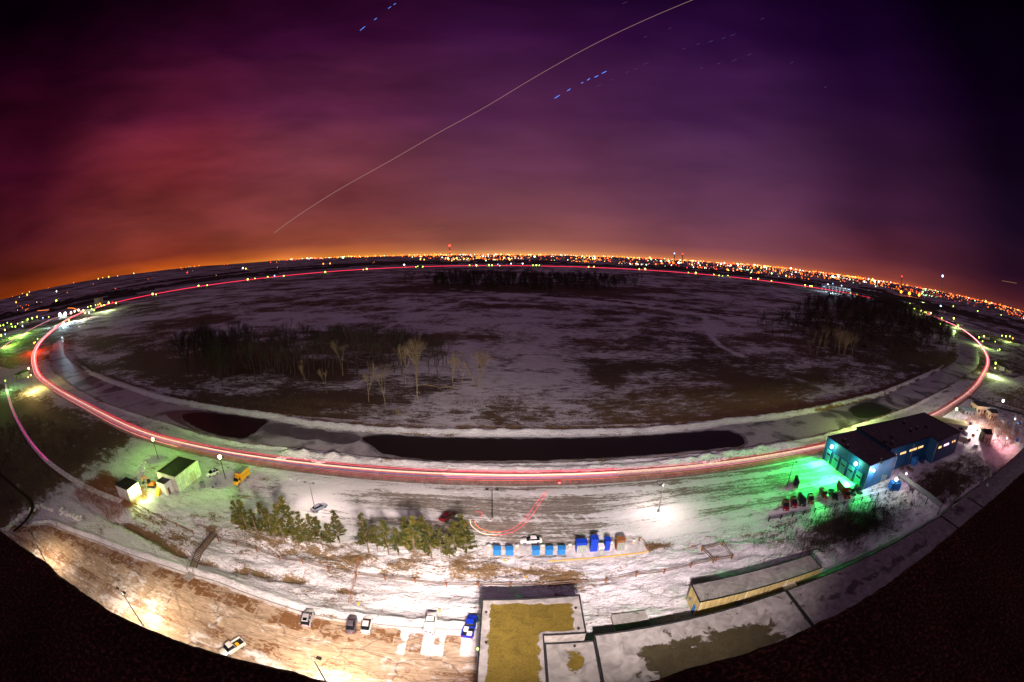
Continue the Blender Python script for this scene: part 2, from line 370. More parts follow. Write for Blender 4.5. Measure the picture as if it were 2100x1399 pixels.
def ground_material(N, base_bare=None, b_amt=.5):
    t = N('ShaderNodeTexCoord'); at_ = N('ShaderNodeAttribute', attribute_name='mask'); s = N('ShaderNodeSeparateColor', ins={0: at_.outputs[0]})
    def nz(sc_, d=4.0, dist=0.0, mp=None, rough=.55):
        src = t.outputs['Object']
        if mp: src = N('ShaderNodeMapping', ins={0: src, 'Scale': mp}).outputs[0]
        return N('ShaderNodeTexNoise', ins={0: src, 'Scale': sc_, 'Detail': d, 'Distortion': dist, 'Roughness': rough}).outputs[0]
    a = nz(.035, 7.0, .5, None, .7); b = nz(.3, 8.0, .7, (.55, 1.2, 1), .74); c = nz(2.2, 6.0, .4, (.7, 1.2, 1), .7)
    v = mth(N, 'ADD', mth(N, 'MULTIPLY', a, .30), mth(N, 'ADD', mth(N, 'MULTIPLY', b, .42), mth(N, 'MULTIPLY', c, .28)))
    w = mth(N, 'ADD', s.outputs[0], mth(N, 'MULTIPLY', mth(N, 'SUBTRACT', v, .5), 3.7))
    f = N('ShaderNodeMapRange', interpolation_type='SMOOTHSTEP', ins={0: w, 1: .33, 2: .62, 3: 0.0, 4: 1.0})
    dk = N('ShaderNodeMix', data_type='RGBA', ins={0: s.outputs[1], 6: (.05, .036, .03, 1), 7: (.24, .155, .065, 1)})
    gv = N('ShaderNodeMapRange', ins={0: nz(5.0, 5.0), 1: .3, 2: .7, 3: .45, 4: 1.5})
    dk2 = N('ShaderNodeVectorMath', operation='SCALE', ins={0: dk.outputs[2], 3: gv.outputs[0]})
    sv = N('ShaderNodeMapRange', ins={0: mth(N, 'ADD', mth(N, 'MULTIPLY', b, .5), mth(N, 'MULTIPLY', c, .5)), 1: .33, 2: .67, 3: .42, 4: .86})
    sc2 = N('ShaderNodeCombineColor', ins={0: sv.outputs[0], 1: sv.outputs[0], 2: mth(N, 'MULTIPLY', sv.outputs[0], 1.02)})
    col = N('ShaderNodeMix', data_type='RGBA', ins={0: f.outputs[0], 6: dk2.outputs[0], 7: sc2.outputs[0]})
    h = mth(N, 'ADD', mth(N, 'MULTIPLY', nz(.9, 6.0, .8, (.7, 1.3, 1)), 1.0), mth(N, 'MULTIPLY', c, .35))
    bp = N('ShaderNodeBump', ins={'Height': h, 'Strength': .85, 'Distance': .7})
    p = N('ShaderNodeBsdfPrincipled', ins={'Base Color': col.outputs[2], 'Roughness': .75, 'Specular IOR Level': .2, 'Normal': bp.outputs[0]})
    return p.outputs[0]
M_ground = mat('snowy_ground', ground_material)
g = grid_mesh('ground', gx, gy, Z, (np.clip(sn, 0, 1.2), np.clip(tan_, 0, 1), pk), M_ground); tag(g, kind='structure')

def strip(name, pts, w, z, m, zf=None, uvw=True, kind='structure'):
    vs = []; fs = []; P = [Vector(p) for p in pts]; ws = w if isinstance(w, (list, tuple)) else [w]*len(P)
    for i, p in enumerate(P):
        d = P[min(i+1, len(P)-1)] - P[max(i-1, 0)]; n = Vector((-d.y, d.x, 0)).normalized()
        for k in (-1, 0, 1): q = p + n*(ws[i]/2*k); vs.append((q.x, q.y, z + (.06 if k == 0 else 0)))
    for i in range(len(P)-1):
        a = i*3; fs += [(a, a+1, a+4, a+3), (a+1, a+2, a+5, a+4)]
    b = MB(); b.add(vs, [f[::-1] for f in fs]); o = b.build(name, m, smooth=True)
    if kind: tag(o, kind=kind)
    return o

# packed lots and roads
def lot_material(N):
    t = N('ShaderNodeTexCoord'); at_ = N('ShaderNodeAttribute', attribute_name='mask'); s = N('ShaderNodeSeparateColor', ins={0: at_.outputs[0]})
    def nz(sc_, d=4.0, mp=None, dist=0.0, rough=.6):
        src = t.outputs['Object']
        if mp: src = N('ShaderNodeMapping', ins={0: src, 'Scale': mp}).outputs[0]
        return N('ShaderNodeTexNoise', ins={0: src, 'Scale': sc_, 'Detail': d, 'Distortion': dist, 'Roughness': rough}).outputs[0]
    st = nz(.8, 6.0, (.22, 1.5, 1), 2.4, .66); big = nz(.09, 4.0); fine = nz(1.4, 6.0, (.8, 1.2, 1), .6, .7)
    v = mth(N, 'ADD', mth(N, 'MULTIPLY', st, .4), mth(N, 'ADD', mth(N, 'MULTIPLY', big, .25), mth(N, 'MULTIPLY', fine, .35)))
    w = mth(N, 'ADD', s.outputs[0], mth(N, 'MULTIPLY', mth(N, 'SUBTRACT', v, .5), 2.0))
    f = N('ShaderNodeMapRange', interpolation_type='SMOOTHSTEP', ins={0: w, 1: .38, 2: .66, 3: 0.0, 4: 1.0})
    sv = N('ShaderNodeMapRange', ins={0: st, 1: .3, 2: .7, 3: .13, 4: .36})
    base = N('ShaderNodeCombineColor', ins={0: sv.outputs[0], 1: mth(N, 'MULTIPLY', sv.outputs[0], .86), 2: mth(N, 'MULTIPLY', sv.outputs[0], .74)})
    col = N('ShaderNodeMix', data_type='RGBA', ins={0: f.outputs[0], 6: base.outputs[0], 7: (.72, .71, .72, 1)})
    bp = N('ShaderNodeBump', ins={'Height': mth(N, 'ADD', fine, mth(N, 'MULTIPLY', f.outputs[0], .5)), 'Strength': .8, 'Distance': .35})
    return N('ShaderNodeBsdfPrincipled', ins={'Base Color': col.outputs[2], 'Roughness': .7, 'Normal': bp.outputs[0], 'Specular IOR Level': .3}).outputs[0]
M_lot = mat('packed_snow_lot', lot_material)
def sheet(name, poly, step, z, m, maskf, zf=None):
    xs = np.arange(min(p[0] for p in poly)-step, max(p[0] for p in poly)+step*2, step); ys = np.arange(min(p[1] for p in poly)-step, max(p[1] for p in poly)+step*2, step)
    X, Y = np.meshgrid(xs, ys); k = inside(X, Y, poly); mk = maskf(X, Y); Z = np.full(X.shape, float(z)) + (zf(X, Y) if zf else 0)
    o = grid_mesh(name, xs, ys, Z, mk, m, keep=k); return tag(o, kind='structure')
def upper_mask(X, Y):
    yy = Y - .012*X
    rows = .55*band(yy, 93.6, 96.6, .7) + .42*band(yy, 82.0, 85.2, .7) + .22*band(yy, 75, 78.5, .6)
    stall = .55 + .6*(np.abs(((X + .5*(Y-84)) / 2.9) % 1 - .5) > .38)
    clump = vn(X/2.9, Y/4, 41)
    s = .44 + rows*(.25+1.0*clump)*stall*.9*(.5+.9*vn(X/1.1, Y/.7, 47)) + .26*sm(-30, -55, X) + .22*np.exp(-((X-38)/16)**2-((Y-80)/8)**2) - .12*band(X, -22, 18, 6)*band(Y, 74, 92, 2) + .22*(fbm(X/8, Y/3, 42, 3)-.5)
    s = s - .1*sm(60, 80, X) + .30*(.5-np.abs(2*vn((X+6*np.sin(Y/5))/16, (Y+1.2*np.sin(X/11))/.8, 44)-1)) + .14*(.5-np.abs(2*vn((X-4*np.sin(Y/3))/7, Y/.45, 45)-1))
    s = s + .5*sm(77, 74, Y)*sm(24, 32, X)
    return s, s*0, s*0
def ripple(X, Y):
    yy = Y - .012*X; rows = band(yy, 93.6, 96.6, .7) + band(yy, 82.0, 85.2, .7) + band(yy, 75, 78.5, .6)
    st = sm(.30, .46, np.abs(((X + .5*(Y-84)) / 2.9) % 1 - .5))
    return (.12*(fbm(X/1.2, Y/.9, 43, 3)-.35) + rows*.5*np.clip(vn(X/1.3, Y/.9, 46)-.35, 0, 1)*(.35+.8*st)*(vn(X/6, Y/4, 41)+.2))*np.clip(upper_mask(X, Y)[0]+.2, 0, 1.2)
sheet('parking_lot', UPPER, .4, .10, M_lot, upper_mask, ripple)

def lower_material(N):
    t = N('ShaderNodeTexCoord'); at_ = N('ShaderNodeAttribute', attribute_name='mask'); s = N('ShaderNodeSeparateColor', ins={0: at_.outputs[0]})
    def nz(sc_, d=4.0, mp=None, dist=0.0, rough=.6):
        src = t.outputs['Object']
        if mp: src = N('ShaderNodeMapping', ins={0: src, 'Scale': mp}).outputs[0]
        return N('ShaderNodeTexNoise', ins={0: src, 'Scale': sc_, 'Detail': d, 'Distortion': dist, 'Roughness': rough}).outputs[0]
    n1 = nz(.16, 6.0, None, .6); n2 = nz(.9, 6.0, (.7, 1.2, 1), .6, .68); n3 = nz(6.0, 4.0)
    wv = N('ShaderNodeMapping', ins={0: t.outputs['Object'], 'Scale': (.5, 1, 1), 'Rotation': (0, 0, .1)})
    wob = N('ShaderNodeTexNoise', ins={0: wv.outputs[0], 'Scale': .5, 'Detail': 4.0})
    wo = N('ShaderNodeVectorMath', operation='MULTIPLY_ADD', ins={0: wob.outputs[1], 1: (1.6, 1.6, 0), 2: wv.outputs[0]})
    vor = N('ShaderNodeTexVoronoi', feature='DISTANCE_TO_EDGE', ins={0: wo.outputs[0], 'Scale': .22})
    crack = N('ShaderNodeMapRange', ins={0: vor.outputs['Distance'], 1: .004, 2: .03, 3: 1.0, 4: 0.0})
    cr = mth(N, 'MULTIPLY', crack.outputs[0], N('ShaderNodeMapRange', ins={0: n1, 1: .42, 2: .6, 3: 0.35, 4: .95}).outputs[0])
    sv = N('ShaderNodeMapRange', ins={0: n2, 1: .3, 2: .7, 3: .72, 4: 1.15})
    rut = nz(1.0, 5.0, (.16, 1.3, 1), 2.6)
    base = N('ShaderNodeVectorMath', operation='SCALE', ins={0: (.52, .39, .265), 3: mth(N, 'MULTIPLY', sv.outputs[0], N('ShaderNodeMapRange', ins={0: rut, 1: .35, 2: .62, 3: .58, 4: 1.15}).outputs[0])})
    c1 = N('ShaderNodeMix', data_type='RGBA', ins={0: cr, 6: base.outputs[0], 7: (.13, .09, .065, 1)})
    dw = mth(N, 'ADD', s.outputs[1], mth(N, 'MULTIPLY', mth(N, 'SUBTRACT', mth(N, 'ADD', mth(N, 'MULTIPLY', n1, .35), mth(N, 'MULTIPLY', n2, .65)), .5), mth(N, 'MULTIPLY', mth(N, 'ADD', s.outputs[1], .12), 3.4)))
    df = N('ShaderNodeMapRange', interpolation_type='SMOOTHSTEP', ins={0: dw, 1: .45, 2: .62, 3: 0.0, 4: .92})
    dc = N('ShaderNodeVectorMath', operation='SCALE', ins={0: (.165, .07, .02), 3: N('ShaderNodeMapRange', ins={0: n3, 1: .3, 2: .7, 3: .5, 4: 1.5}).outputs[0]})
    c2 = N('ShaderNodeMix', data_type='RGBA', ins={0: df.outputs[0], 6: c1.outputs[2], 7: dc.outputs[0]})
    sw = mth(N, 'ADD', s.outputs[0], mth(N, 'MULTIPLY', mth(N, 'SUBTRACT', mth(N, 'ADD', mth(N, 'MULTIPLY', n1, .5), mth(N, 'MULTIPLY', n2, .5)), .5), 2.2))
    sf = N('ShaderNodeMapRange', interpolation_type='SMOOTHSTEP', ins={0: sw, 1: .44, 2: .80, 3: 0.0, 4: 1.0})
    c3 = N('ShaderNodeMix', data_type='RGBA', ins={0: sf.outputs[0], 6: c2.outputs[2], 7: (.74, .72, .70, 1)})
    bp = N('ShaderNodeBump', ins={'Height': mth(N, 'ADD', n2, mth(N, 'MULTIPLY', crack.outputs[0], -.3)), 'Strength': .4, 'Distance': .15})
    return N('ShaderNodeBsdfPrincipled', ins={'Base Color': c3.outputs[2], 'Roughness': .65, 'Normal': bp.outputs[0], 'Specular IOR Level': .3}).outputs[0]
M_lower = mat('worn_concrete_lot', lower_material)
LX = [-137, -128, -102, -76, -59, -36, -5]; LY = [27, 35, 41, 45, 47, 46, 48]
def lower_mask(X, Y):
    e = np.interp(X, LX, LY) - Y                    # metres in from the far kerb
    stall = sm(.5, .38, np.abs(((X+.25*(fbm(X/1.2, Y/1.2, 57, 2)-.5))/2.75) % 1 - .5))
    dirt = .66*band(e, .4, 4.0+2.2*vn(X/3.1, Y*0, 58), .8)*(.74+.26*stall)*(.35+1.0*fbm(X/3.4, Y/2.6, 51, 4))
    e2 = Y - np.interp(X, [-137, -110, -80, -48, -26, -4], [16, 24.6, 26.5, 31, 32, 33])
    dirt = dirt + .62*band(e2, .5, 5.5, .6)*(.6+.5*vn(X/4, Y/4, 52))
    sn_ = .38 + .36*np.exp(-((e+.1)/.9)**2) + .12*(fbm(X/9, Y/5, 53, 3)-.5)*2
    sn_ = sn_ + .18*np.exp(-((X+78)/12)**2-((Y-34)/5)**2) - .25*band(e, 1, 5, .5)*(vn(X/4, Y/9, 54) > .45)
    sn_ = sn_ + .5*band(X, -18.4, -4.5, .9)*band(e, -1, 6.4, .9)*(.6+.8*fbm(X/1.4, Y/1.4, 59, 3))*np.clip(1-.9*(np.abs((X+15.6)) < 1.4)*(e > 1.2)-.85*(np.abs(X+9.3) < 1.4)*(e > 1.2), 0, 1)
    sn_ = sn_ + .22*(.5-np.abs(2*vn((X+.25*Y)/13, (Y-.12*X+.8*np.sin(X/9))/.7, 56)-1))
    sn_ = sn_ + .3*band(e2, -.5, 2.5, .4)*fbm(X/3, Y/3, 55, 2)
    return sn_, dirt, sn_*0
sheet('lower_parking_lot', LOWER, .3, .08, M_lower, lower_mask)

M_road = pbr('salted_road', (.24, .185, .15), .55, var=.35, scale=.4, bump=.3)
o = strip('ring_road', ROADC + [ROADC[0]], 8.4, .14, M_road)
# centre band of blown snow beside the road, left shoulder line
M_kerb = pbr('kerb_concrete', (.33, .3, .27), .8, var=.2)
p = [Vector((x, float(np.interp(x, LX, LY)), 0)) for x in np.arange(-136, -5, 1.5)]
strip('kerb', p, .3, .19, M_kerb)

# pond: ice sheet, open water
def pond_xy(px, py): return at(px, py)
def ice_material(N):
    t = N('ShaderNodeTexCoord')
    n = N('ShaderNodeTexNoise', ins={0: t.outputs['Object'], 'Scale': .045, 'Detail': 6.0, 'Distortion': 1.2}); n2 = N('ShaderNodeTexNoise', ins={0: t.outputs['Object'], 'Scale': .6, 'Detail': 5.0})
    m = N('ShaderNodeMapRange', interpolation_type='SMOOTHSTEP', ins={0: n.outputs[0], 1: .36, 2: .52, 3: 0.25, 4: 1.0})
    k = mth(N, 'MULTIPLY', m.outputs[0], N('ShaderNodeMapRange', ins={0: n2.outputs[0], 1: .3, 2: .7, 3: .85, 4: 1.1}).outputs[0])
    c = N('ShaderNodeVectorMath', operation='SCALE', ins={0: (.46, .44, .46), 3: k})
    return N('ShaderNodeBsdfPrincipled', ins={'Base Color': c.outputs[0], 'Roughness': .45, 'Specular IOR Level': .4}).outputs[0]
M_ice = mat('snowy_ice', ice_material)
def fill(name, pts, z, m, kind='structure'):
    bm = bmesh.new(); vs = [bm.verts.new((p[0], p[1], z)) for p in pts]; es = [bm.edges.new((vs[i], vs[(i+1) % len(vs)])) for i in range(len(vs))]
    bmesh.ops.triangle_fill(bm, use_beauty=True, use_dissolve=False, edges=es)
    for f in bm.faces:
        if f.normal.z < 0: f.normal_flip()
    me = bpy.data.meshes.new(name); bm.to_mesh(me); bm.free(); me.materials.append(m); o = bpy.data.objects.new(name, me); COL.objects.link(o); return tag(o, kind=kind)
fill('pond_ice', POND_OUT + POND_IN[::-1], .05, M_ice)
def water_mat(col):
    def b(N):
        t = N('ShaderNodeTexCoord'); n = N('ShaderNodeTexNoise', ins={0: t.outputs['Object'], 'Scale': 1.2, 'Detail': 3.0})
        bp = N('ShaderNodeBump', ins={'Height': n.outputs[0], 'Strength': .08, 'Distance': .1})
        return N('ShaderNodeBsdfPrincipled', ins={'Base Color': col, 'Roughness': .3, 'Specular IOR Level': .14, 'Normal': bp.outputs[0]}).outputs[0]
    return b
M_water = mat('pond_water', water_mat((.012, .009, .007, 1))); M_water2 = mat('green_lit_water', water_mat((.03, .05, .012, 1)))  # second water has the green lamp light mixed into its colour
def wob(pts, seed, a=.7):
    P = resample(cat([Vector((p[0], p[1], 0)) for p in pts], 6, closed=True), 1.2); out = []
    for i, p in enumerate(P):
        out.append(p + Vector((float(vn(np.array(p.x/2.2), np.array(p.y/2.2), seed))-.5, float(vn(np.array(p.x/2.2), np.array(p.y/2.2), seed+1))-.5, 0))*a*2)
    return out
fill('open_water', wob(ats([(373, 856), (384, 848), (420, 846), (470, 851), (520, 858), (546, 864), (532, 880), (503, 899), (470, 897), (430, 888), (395, 873)]), 60, .5), .11, M_water)
fill('open_water', wob(ats([(745, 899), (790, 893), (870, 897), (1000, 900), (1150, 900), (1290, 896), (1400, 889), (1470, 884), (1510, 889), (1528, 905), (1520, 914), (1470, 921), (1385, 929), (1250, 939), (1100, 945), (950, 946), (860, 942), (790, 931), (765, 916)]), 62, .6), .11, M_water)
fill('open_water', wob(ats([(1742, 842), (1755, 832), (1783, 824), (1808, 832), (1829, 842), (1820, 849), (1785, 858), (1755, 855)]), 64, .4), .11, M_water2)
M_thin = pbr('thin_ice', (.10, .09, .1), .3, var=.4, scale=.2); M_slush = pbr('wet_ice', (.17, .16, .17), .35, var=.5, scale=.5)
for o_ in [o for o in bpy.data.objects if o.name.startswith('open_water')]:
    P_ = [v.co for v in o_.data.vertices]; cx_ = sum(p.x for p in P_)/len(P_); cy_ = sum(p.y for p in P_)/len(P_)
    fill('wet_ice', [(cx_+(p.x-cx_)*1.015+(1 if p.x > cx_ else -1)*.5, cy_+(p.y-cy_)*1.10+.5*(float(vn(np.array(p.x/3), np.array(p.y/3), 69))-.4)) for p in P_], .08, M_slush)
fill('thin_ice', wob(ats([(560, 886), (590, 879), (640, 880), (690, 887), (730, 893), (738, 905), (700, 912), (650, 903), (600, 899)]), 66, .8), .09, M_thin)
fill('thin_ice', wob(ats([(342, 852), (352, 845), (384, 842), (420, 843), (372, 853), (385, 872), (430, 893), (400, 884), (362, 866)]), 68, .4), .09, M_thin)

# ---------------------------------------------------------------- light trails the passing cars left above the road
def offset(pts, d):
    out = []
    for i, p in enumerate(pts):
        t = pts[min(i+1, len(pts)-1)] - pts[max(i-1, 0)]; n = Vector((-t.y, t.x, 0)).normalized(); out.append(p + n*d)
    return out
TR = {'red': emit('tail_glow', (1, .03, .08), 2.6, True), 'white': emit('head_glow', (1, .66, .50), 3.2, True), 'pink': emit('pink_glow', (1, .35, .45), 1.8, True),
      'orange': emit('amber_glow', (1, .22, .03), 3.0), 'blue': emit('blue_glow', (.12, .12, 1), 2.2), 'magenta': emit('magenta_glow', (1, .03, .35), 3.0, True)}
FULL = cat(ROAD, 8, closed=True)
def trail(name, pts, off, z, col, r0, label, wob_=0.0, rk=.00036):
    P = resample(offset(pts, off), 5.0); rs = []
    P = [Vector((p.x, p.y, z + wob_*math.sin(i*.35))) for i, p in enumerate(P)]
    rs = [max(r0, rk*max(0, (p - Vector((0, 0, H))).length-260)) for p in P]
    b = MB(); b.tube(P, rs, 4, cap=True); o = b.build(name, TR[col]); return tag(o, label, 'light trail', 'light trails along the ring road')
n8 = 8
FP = [FULL[i] for i in range(len(FULL))]
iA = 3*n8; iB = 19*n8   # far arc: from the left bend round to where the trees hide it
nearL = cat([Vector((30, 103.6, 0)), Vector((0, 103.2, 0)), Vector((-50, 102.5, 0)), Vector((-105, 101.5, 0)), Vector((-150, 103.5, 0)), Vector((-215, 114, 0)), Vector((-300, 128, 0))] + ats([(75, 763), (72, 722), (95, 690), (140, 655), (180, 638)]) + [Vector((-1150, 760, 0))], 8)
nearR = cat(ats([(1890, 638), (1905, 645), (1940, 660), (1970, 674), (2000, 696), (2020, 722), (2026, 745), (2012, 777), (1990, 804), (1955, 830), (1915, 854)]) + [Vector((165, 109.5, 0)), Vector((104, 106, 0)), Vector((50, 104, 0)), Vector((-20, 103, 0))], 8)
far = cat([ROAD[i] for i in range(3, 19)], 8)
trail('light_trail', far, 0, .8, 'red', .1, 'thin red tail light streak round the far side of the ring road', rk=.00050)
trail('light_trail', far[:int(len(far)*.45)], 4.5, .8, 'white', .1, 'pale pink streak beside the red one on the far left of the ring', rk=.00022)
for off, z, col, r, lab in [(-2.4, .7, 'red', .022, 'red streak along the pond side of the near left road'), (-2.9, .9, 'red', .03, 'thin red streak nearest the pond on the left road'),
                            (-1.3, .65, 'white', .045, 'cream white streak in the far lane of the left road'), (-.9, .65, 'white', .035, 'second cream white streak in the far lane of the left road'),
                            (-.2, .7, 'orange', .015, 'amber streak in the middle of the left road'), (.7, .8, 'blue', .018, 'thin blue streak along the middle of the left road'),
                            (1.5, .7, 'pink', .022, 'pink streak in the near lane of the left road'), (2.3, .7, 'red', .018, 'thin red streak in the near lane of the left road')]:
    trail('light_trail', nearL, off, z, col, r, lab, .02)
for off, z, col, r, lab in [(-2.5, .7, 'red', .022, 'red streak along the pond side of the near right road'), (-1.3, .65, 'white', .05, 'bright cream streak in the far lane of the right road'),
                            (-.7, .65, 'white', .04, 'second cream streak in the far lane of the right road'), (.2, .7, 'pink', .03, 'pink streak along the middle of the right road'),
                            (1.2, .8, 'magenta', .018, 'magenta streak in the near lane of the right road'), (2.2, .7, 'orange', .015, 'amber streak in the near lane of the right road')]:
    trail('light_trail', nearR, off, z, col, r, lab, .02)
rd = random.Random(21)
for j, (off, col) in enumerate([(-3.3, 'red'), (-1.8, 'orange'), (.3, 'pink'), (1.1, 'orange'), (2.9, 'red'), (3.3, 'white')]): trail('light_trail', nearL[26:], off, .6+.1*j, col, .026, '%s extra streak of the bundle on the left bend, counted from the pond' % ['first', 'second', 'third', 'fourth', 'fifth', 'sixth'][j], .04, rk=.00042)
for j in range(5): trail('light_trail', nearL, rd.uniform(-3, 1), rd.uniform(.5, 1.1), ['red', 'white', 'pink', 'red', 'pink'][j], .018, ['hair thin red', 'hair thin cream', 'hair thin pink', 'second hair thin red', 'second hair thin pink'][j] + ' streak above the left half of the near road', .05)
for j in range(5): trail('light_trail', nearR, rd.uniform(-3, 1.5), rd.uniform(.5, 1.1), ['red', 'white', 'pink', 'red', 'pink'][j], .018, ['hair thin red', 'hair thin cream', 'hair thin pink', 'second hair thin red', 'second hair thin pink'][j] + ' streak above the right half of the near road', .05)
for off, sd_, lab in ((2.6, 1, 'dotted row of tiny red flashes along the near edge of the road'), (3.3, 2, 'sparser dotted row of red flashes nearest the parking lot')):
    P = resample(offset(cat([Vector((-150, 103.5, 0)), Vector((-105, 101.5, 0)), Vector((-50, 102.5, 0)), Vector((0, 103.2, 0)), Vector((50, 104, 0)), Vector((104, 106, 0))], 8), -off), .85 if sd_ == 1 else 1.5); b = MB()
    for p in P:
        q_ = p + Vector((rd.gauss(0, .2), rd.gauss(0, .22), .4)); b.tube([q_, q_ + Vector((rd.uniform(.08, .3), 0, 0))], .035, 4)
    tag(b.build('light_specks', TR['red']), kind='stuff')
def arc(pts, col, r, lab, z=.6):
    b = MB(); b.tube(cat(ats(pts, z), 6), r, 5); tag(b.build('light_trail', TR[col]), lab, 'light trail', 'curved light trails in the parking lot')
arc([(1124, 1007), (1110, 1028), (1089, 1060), (1064, 1084), (1039, 1095), (1010, 1098)], 'red', .035, 'outer red streak of the car turning in the parking lot')
arc([(1020, 1097), (1000, 1096), (985, 1092), (967, 1078), (964, 1066)], 'white', .05, 'outer cream streak curling to its end in the parking lot')
arc([(1117, 1010), (1099, 1032), (1074, 1067), (1046, 1086), (1020, 1091)], 'red', .03, 'inner red streak of the car turning in the parking lot')
arc([(1025, 1091), (1010, 1091), (992, 1087), (978, 1078), (973, 1069)], 'orange', .045, 'inner amber streak curling to its end in the parking lot')
arc([(975, 1050), (986, 1050), (989, 1054), (984, 1062)], 'red', .03, 'short red hook of light beside the dark lamp post')

trail('light_trail', cat(ats([(11, 790), (16, 812), (27, 845), (48, 885), (72, 918), (100, 948)]), 6), 0, .6, 'magenta', .05, 'faint magenta glow line added along the outer path at the far left', rk=0)  # glowing tube stands in for the pink light on the snowy path
# side roads on the left with their own streaks
M_dark_road = pbr('dark_road', (.05, .045, .045), .6)
lp = cat(ats([(0, 716), (39, 690), (71, 672), (94, 661), (116, 652), (150, 643)]), 6)
strip('side_road', lp, 7, .12, M_dark_road)
trail('light_trail', lp, 0, .7, 'pink', .3, 'thin pale streak on the side road at the left edge', rk=0)
b = MB(); b.tube(cat(ats([(58, 633), (52, 637), (75, 637.5), (110, 635), (145, 632), (158, 636)]), 6), 1.1, 4); tag(b.build('light_trail', TR['orange']), 'long hooked amber streak on the far road beyond the white floodlights', 'light trail', 'light trails along the ring road')
lp = cat(ats([(12, 790), (22, 830), (45, 880), (85, 935), (150, 985), (205, 1013), (250, 1030)]), 6)
strip('footpath', lp, 2.6, .3, pbr('snowy_path', (.75, .7, .72), .8, var=.3, scale=.6, bump=.5))
lp = cat(ats([(0, 975), (35, 1005), (62, 1028), (68, 1048), (55, 1072), (30, 1095)]), 6)
strip("ditch_water", lp, 1.6, .75, M_water)
lp = cat(ats([(1885, 790+30), (1990, 815), (2040, 828), (2100, 845)]), 5)
strip('yard_road', cat(ats([(1962, 820), (1985, 815), (2010, 825), (2050, 837), (2100, 850)]), 5), 7, .12, M_dark_road)
strip('side_road', cat(ats([(1968, 800), (1995, 812), (2040, 826), (2100, 843)]), 5), 3, .2, pbr('snow_shoulder', (.6, .58, .58), .8))

# ---------------------------------------------------------------- plain materials
def cladding(name, col, pitch=1.5):
    def b(N):
        t = N('ShaderNodeTexCoord'); s = N('ShaderNodeSeparateXYZ', ins={0: t.outputs['Object']})
        u = mth(N, 'FRACT', mth(N, 'DIVIDE', mth(N, 'ADD', s.outputs[0], s.outputs[1]), pitch)); seam = mth(N, 'GREATER_THAN', u, .90)
        n = N('ShaderNodeTexNoise', ins={0: t.outputs['Object'], 'Scale': .6, 'Detail': 6.0, 'Roughness': .65}); st = N('ShaderNodeMapping', ins={0: t.outputs['Object'], 'Scale': (2.5, 2.5, .3)}); n2 = N('ShaderNodeTexNoise', ins={0: st.outputs[0], 'Scale': 1.2, 'Detail': 4.0})
        k = mth(N, 'MULTIPLY', N('ShaderNodeMapRange', ins={0: n.outputs[0], 1: .3, 2: .7, 3: .7, 4: 1.2}).outputs[0], mth(N, 'MULTIPLY', N('ShaderNodeMapRange', ins={0: n2.outputs[0], 1: .35, 2: .7, 3: 1.1, 4: .7}).outputs[0], mth(N, 'SUBTRACT', 1.0, mth(N, 'MULTIPLY', seam, .5))))
        c = N('ShaderNodeVectorMath', operation='SCALE', ins={0: col, 3: k}); bp = N('ShaderNodeBump', ins={'Height': seam, 'Strength': .5, 'Distance': .05})
        return N('ShaderNodeBsdfPrincipled', ins={'Base Color': c.outputs[0], 'Roughness': .55, 'Normal': bp.outputs[0]}).outputs[0]
    return mat(name, b)
M_dark = pbr('dark_metal', (.02, .02, .022), .5, var=.1); M_galv = pbr('galvanised', (.35, .35, .36), .45, .6, var=.15)
M_rust = pbr('rusty_steel', (.22, .09, .035), .8, var=.4, scale=3); M_wood = pbr('weathered_wood', (.17, .12, .085), .85, var=.35, scale=4)
M_cream = cladding('cream_siding', (.55, .5, .36)); M_white = pbr('white_paint', (.75, .75, .73), .5, var=.08)
M_blue = cladding('blue_siding', (.008, .085, .20)); M_dblue = pbr('dark_blue_door', (.01, .05, .16), .5, var=.15)
M_beige = pbr('beige_wall', (.5, .4, .26), .8, var=.15); M_bark = pbr('bark', (.30, .23, .14), .9, var=.35, scale=2); M_darkbark = pbr('dark_bark', (.055, .042, .032), .9, var=.3, scale=2)
M_glassd = pbr('dark_glass', (.012, .014, .018), .12, var=.1, spec=.6); M_tyre = pbr('tyre', (.015, .015, .015), .9); M_rim = pbr('rim', (.35, .35, .36), .4, .7)
M_bin = pbr('blue_steel', (.025, .20, .52), .45, var=.18, scale=2); M_bin2 = pbr('deep_blue_steel', (.01, .05, .45), .4, var=.12); M_fin = pbr('pale_green_fins', (.38, .43, .36), .6, var=.15)
M_yel = pbr('yellow_paint', (.75, .45, .02), .5, var=.1); M_orange = pbr('orange_paint', (.7, .16, .02), .5, var=.15); M_red = pbr('red_paint', (.55, .01, .02), .4)
M_black = pbr('black_plastic', (.01, .01, .01), .6); M_conc = pbr('concrete', (.33, .31, .28), .85, var=.25, scale=1.2, bump=.3)
M_rlight = pbr('red_lens', (.35, .01, .01), .2); M_hlight = pbr('clear_lens', (.7, .7, .68), .15, spec=.6)
M_window = emit('lit_window', (1, .62, .25), 1.6); M_windowp = emit('lit_window_pink', (1, .6, .8), 2.4)
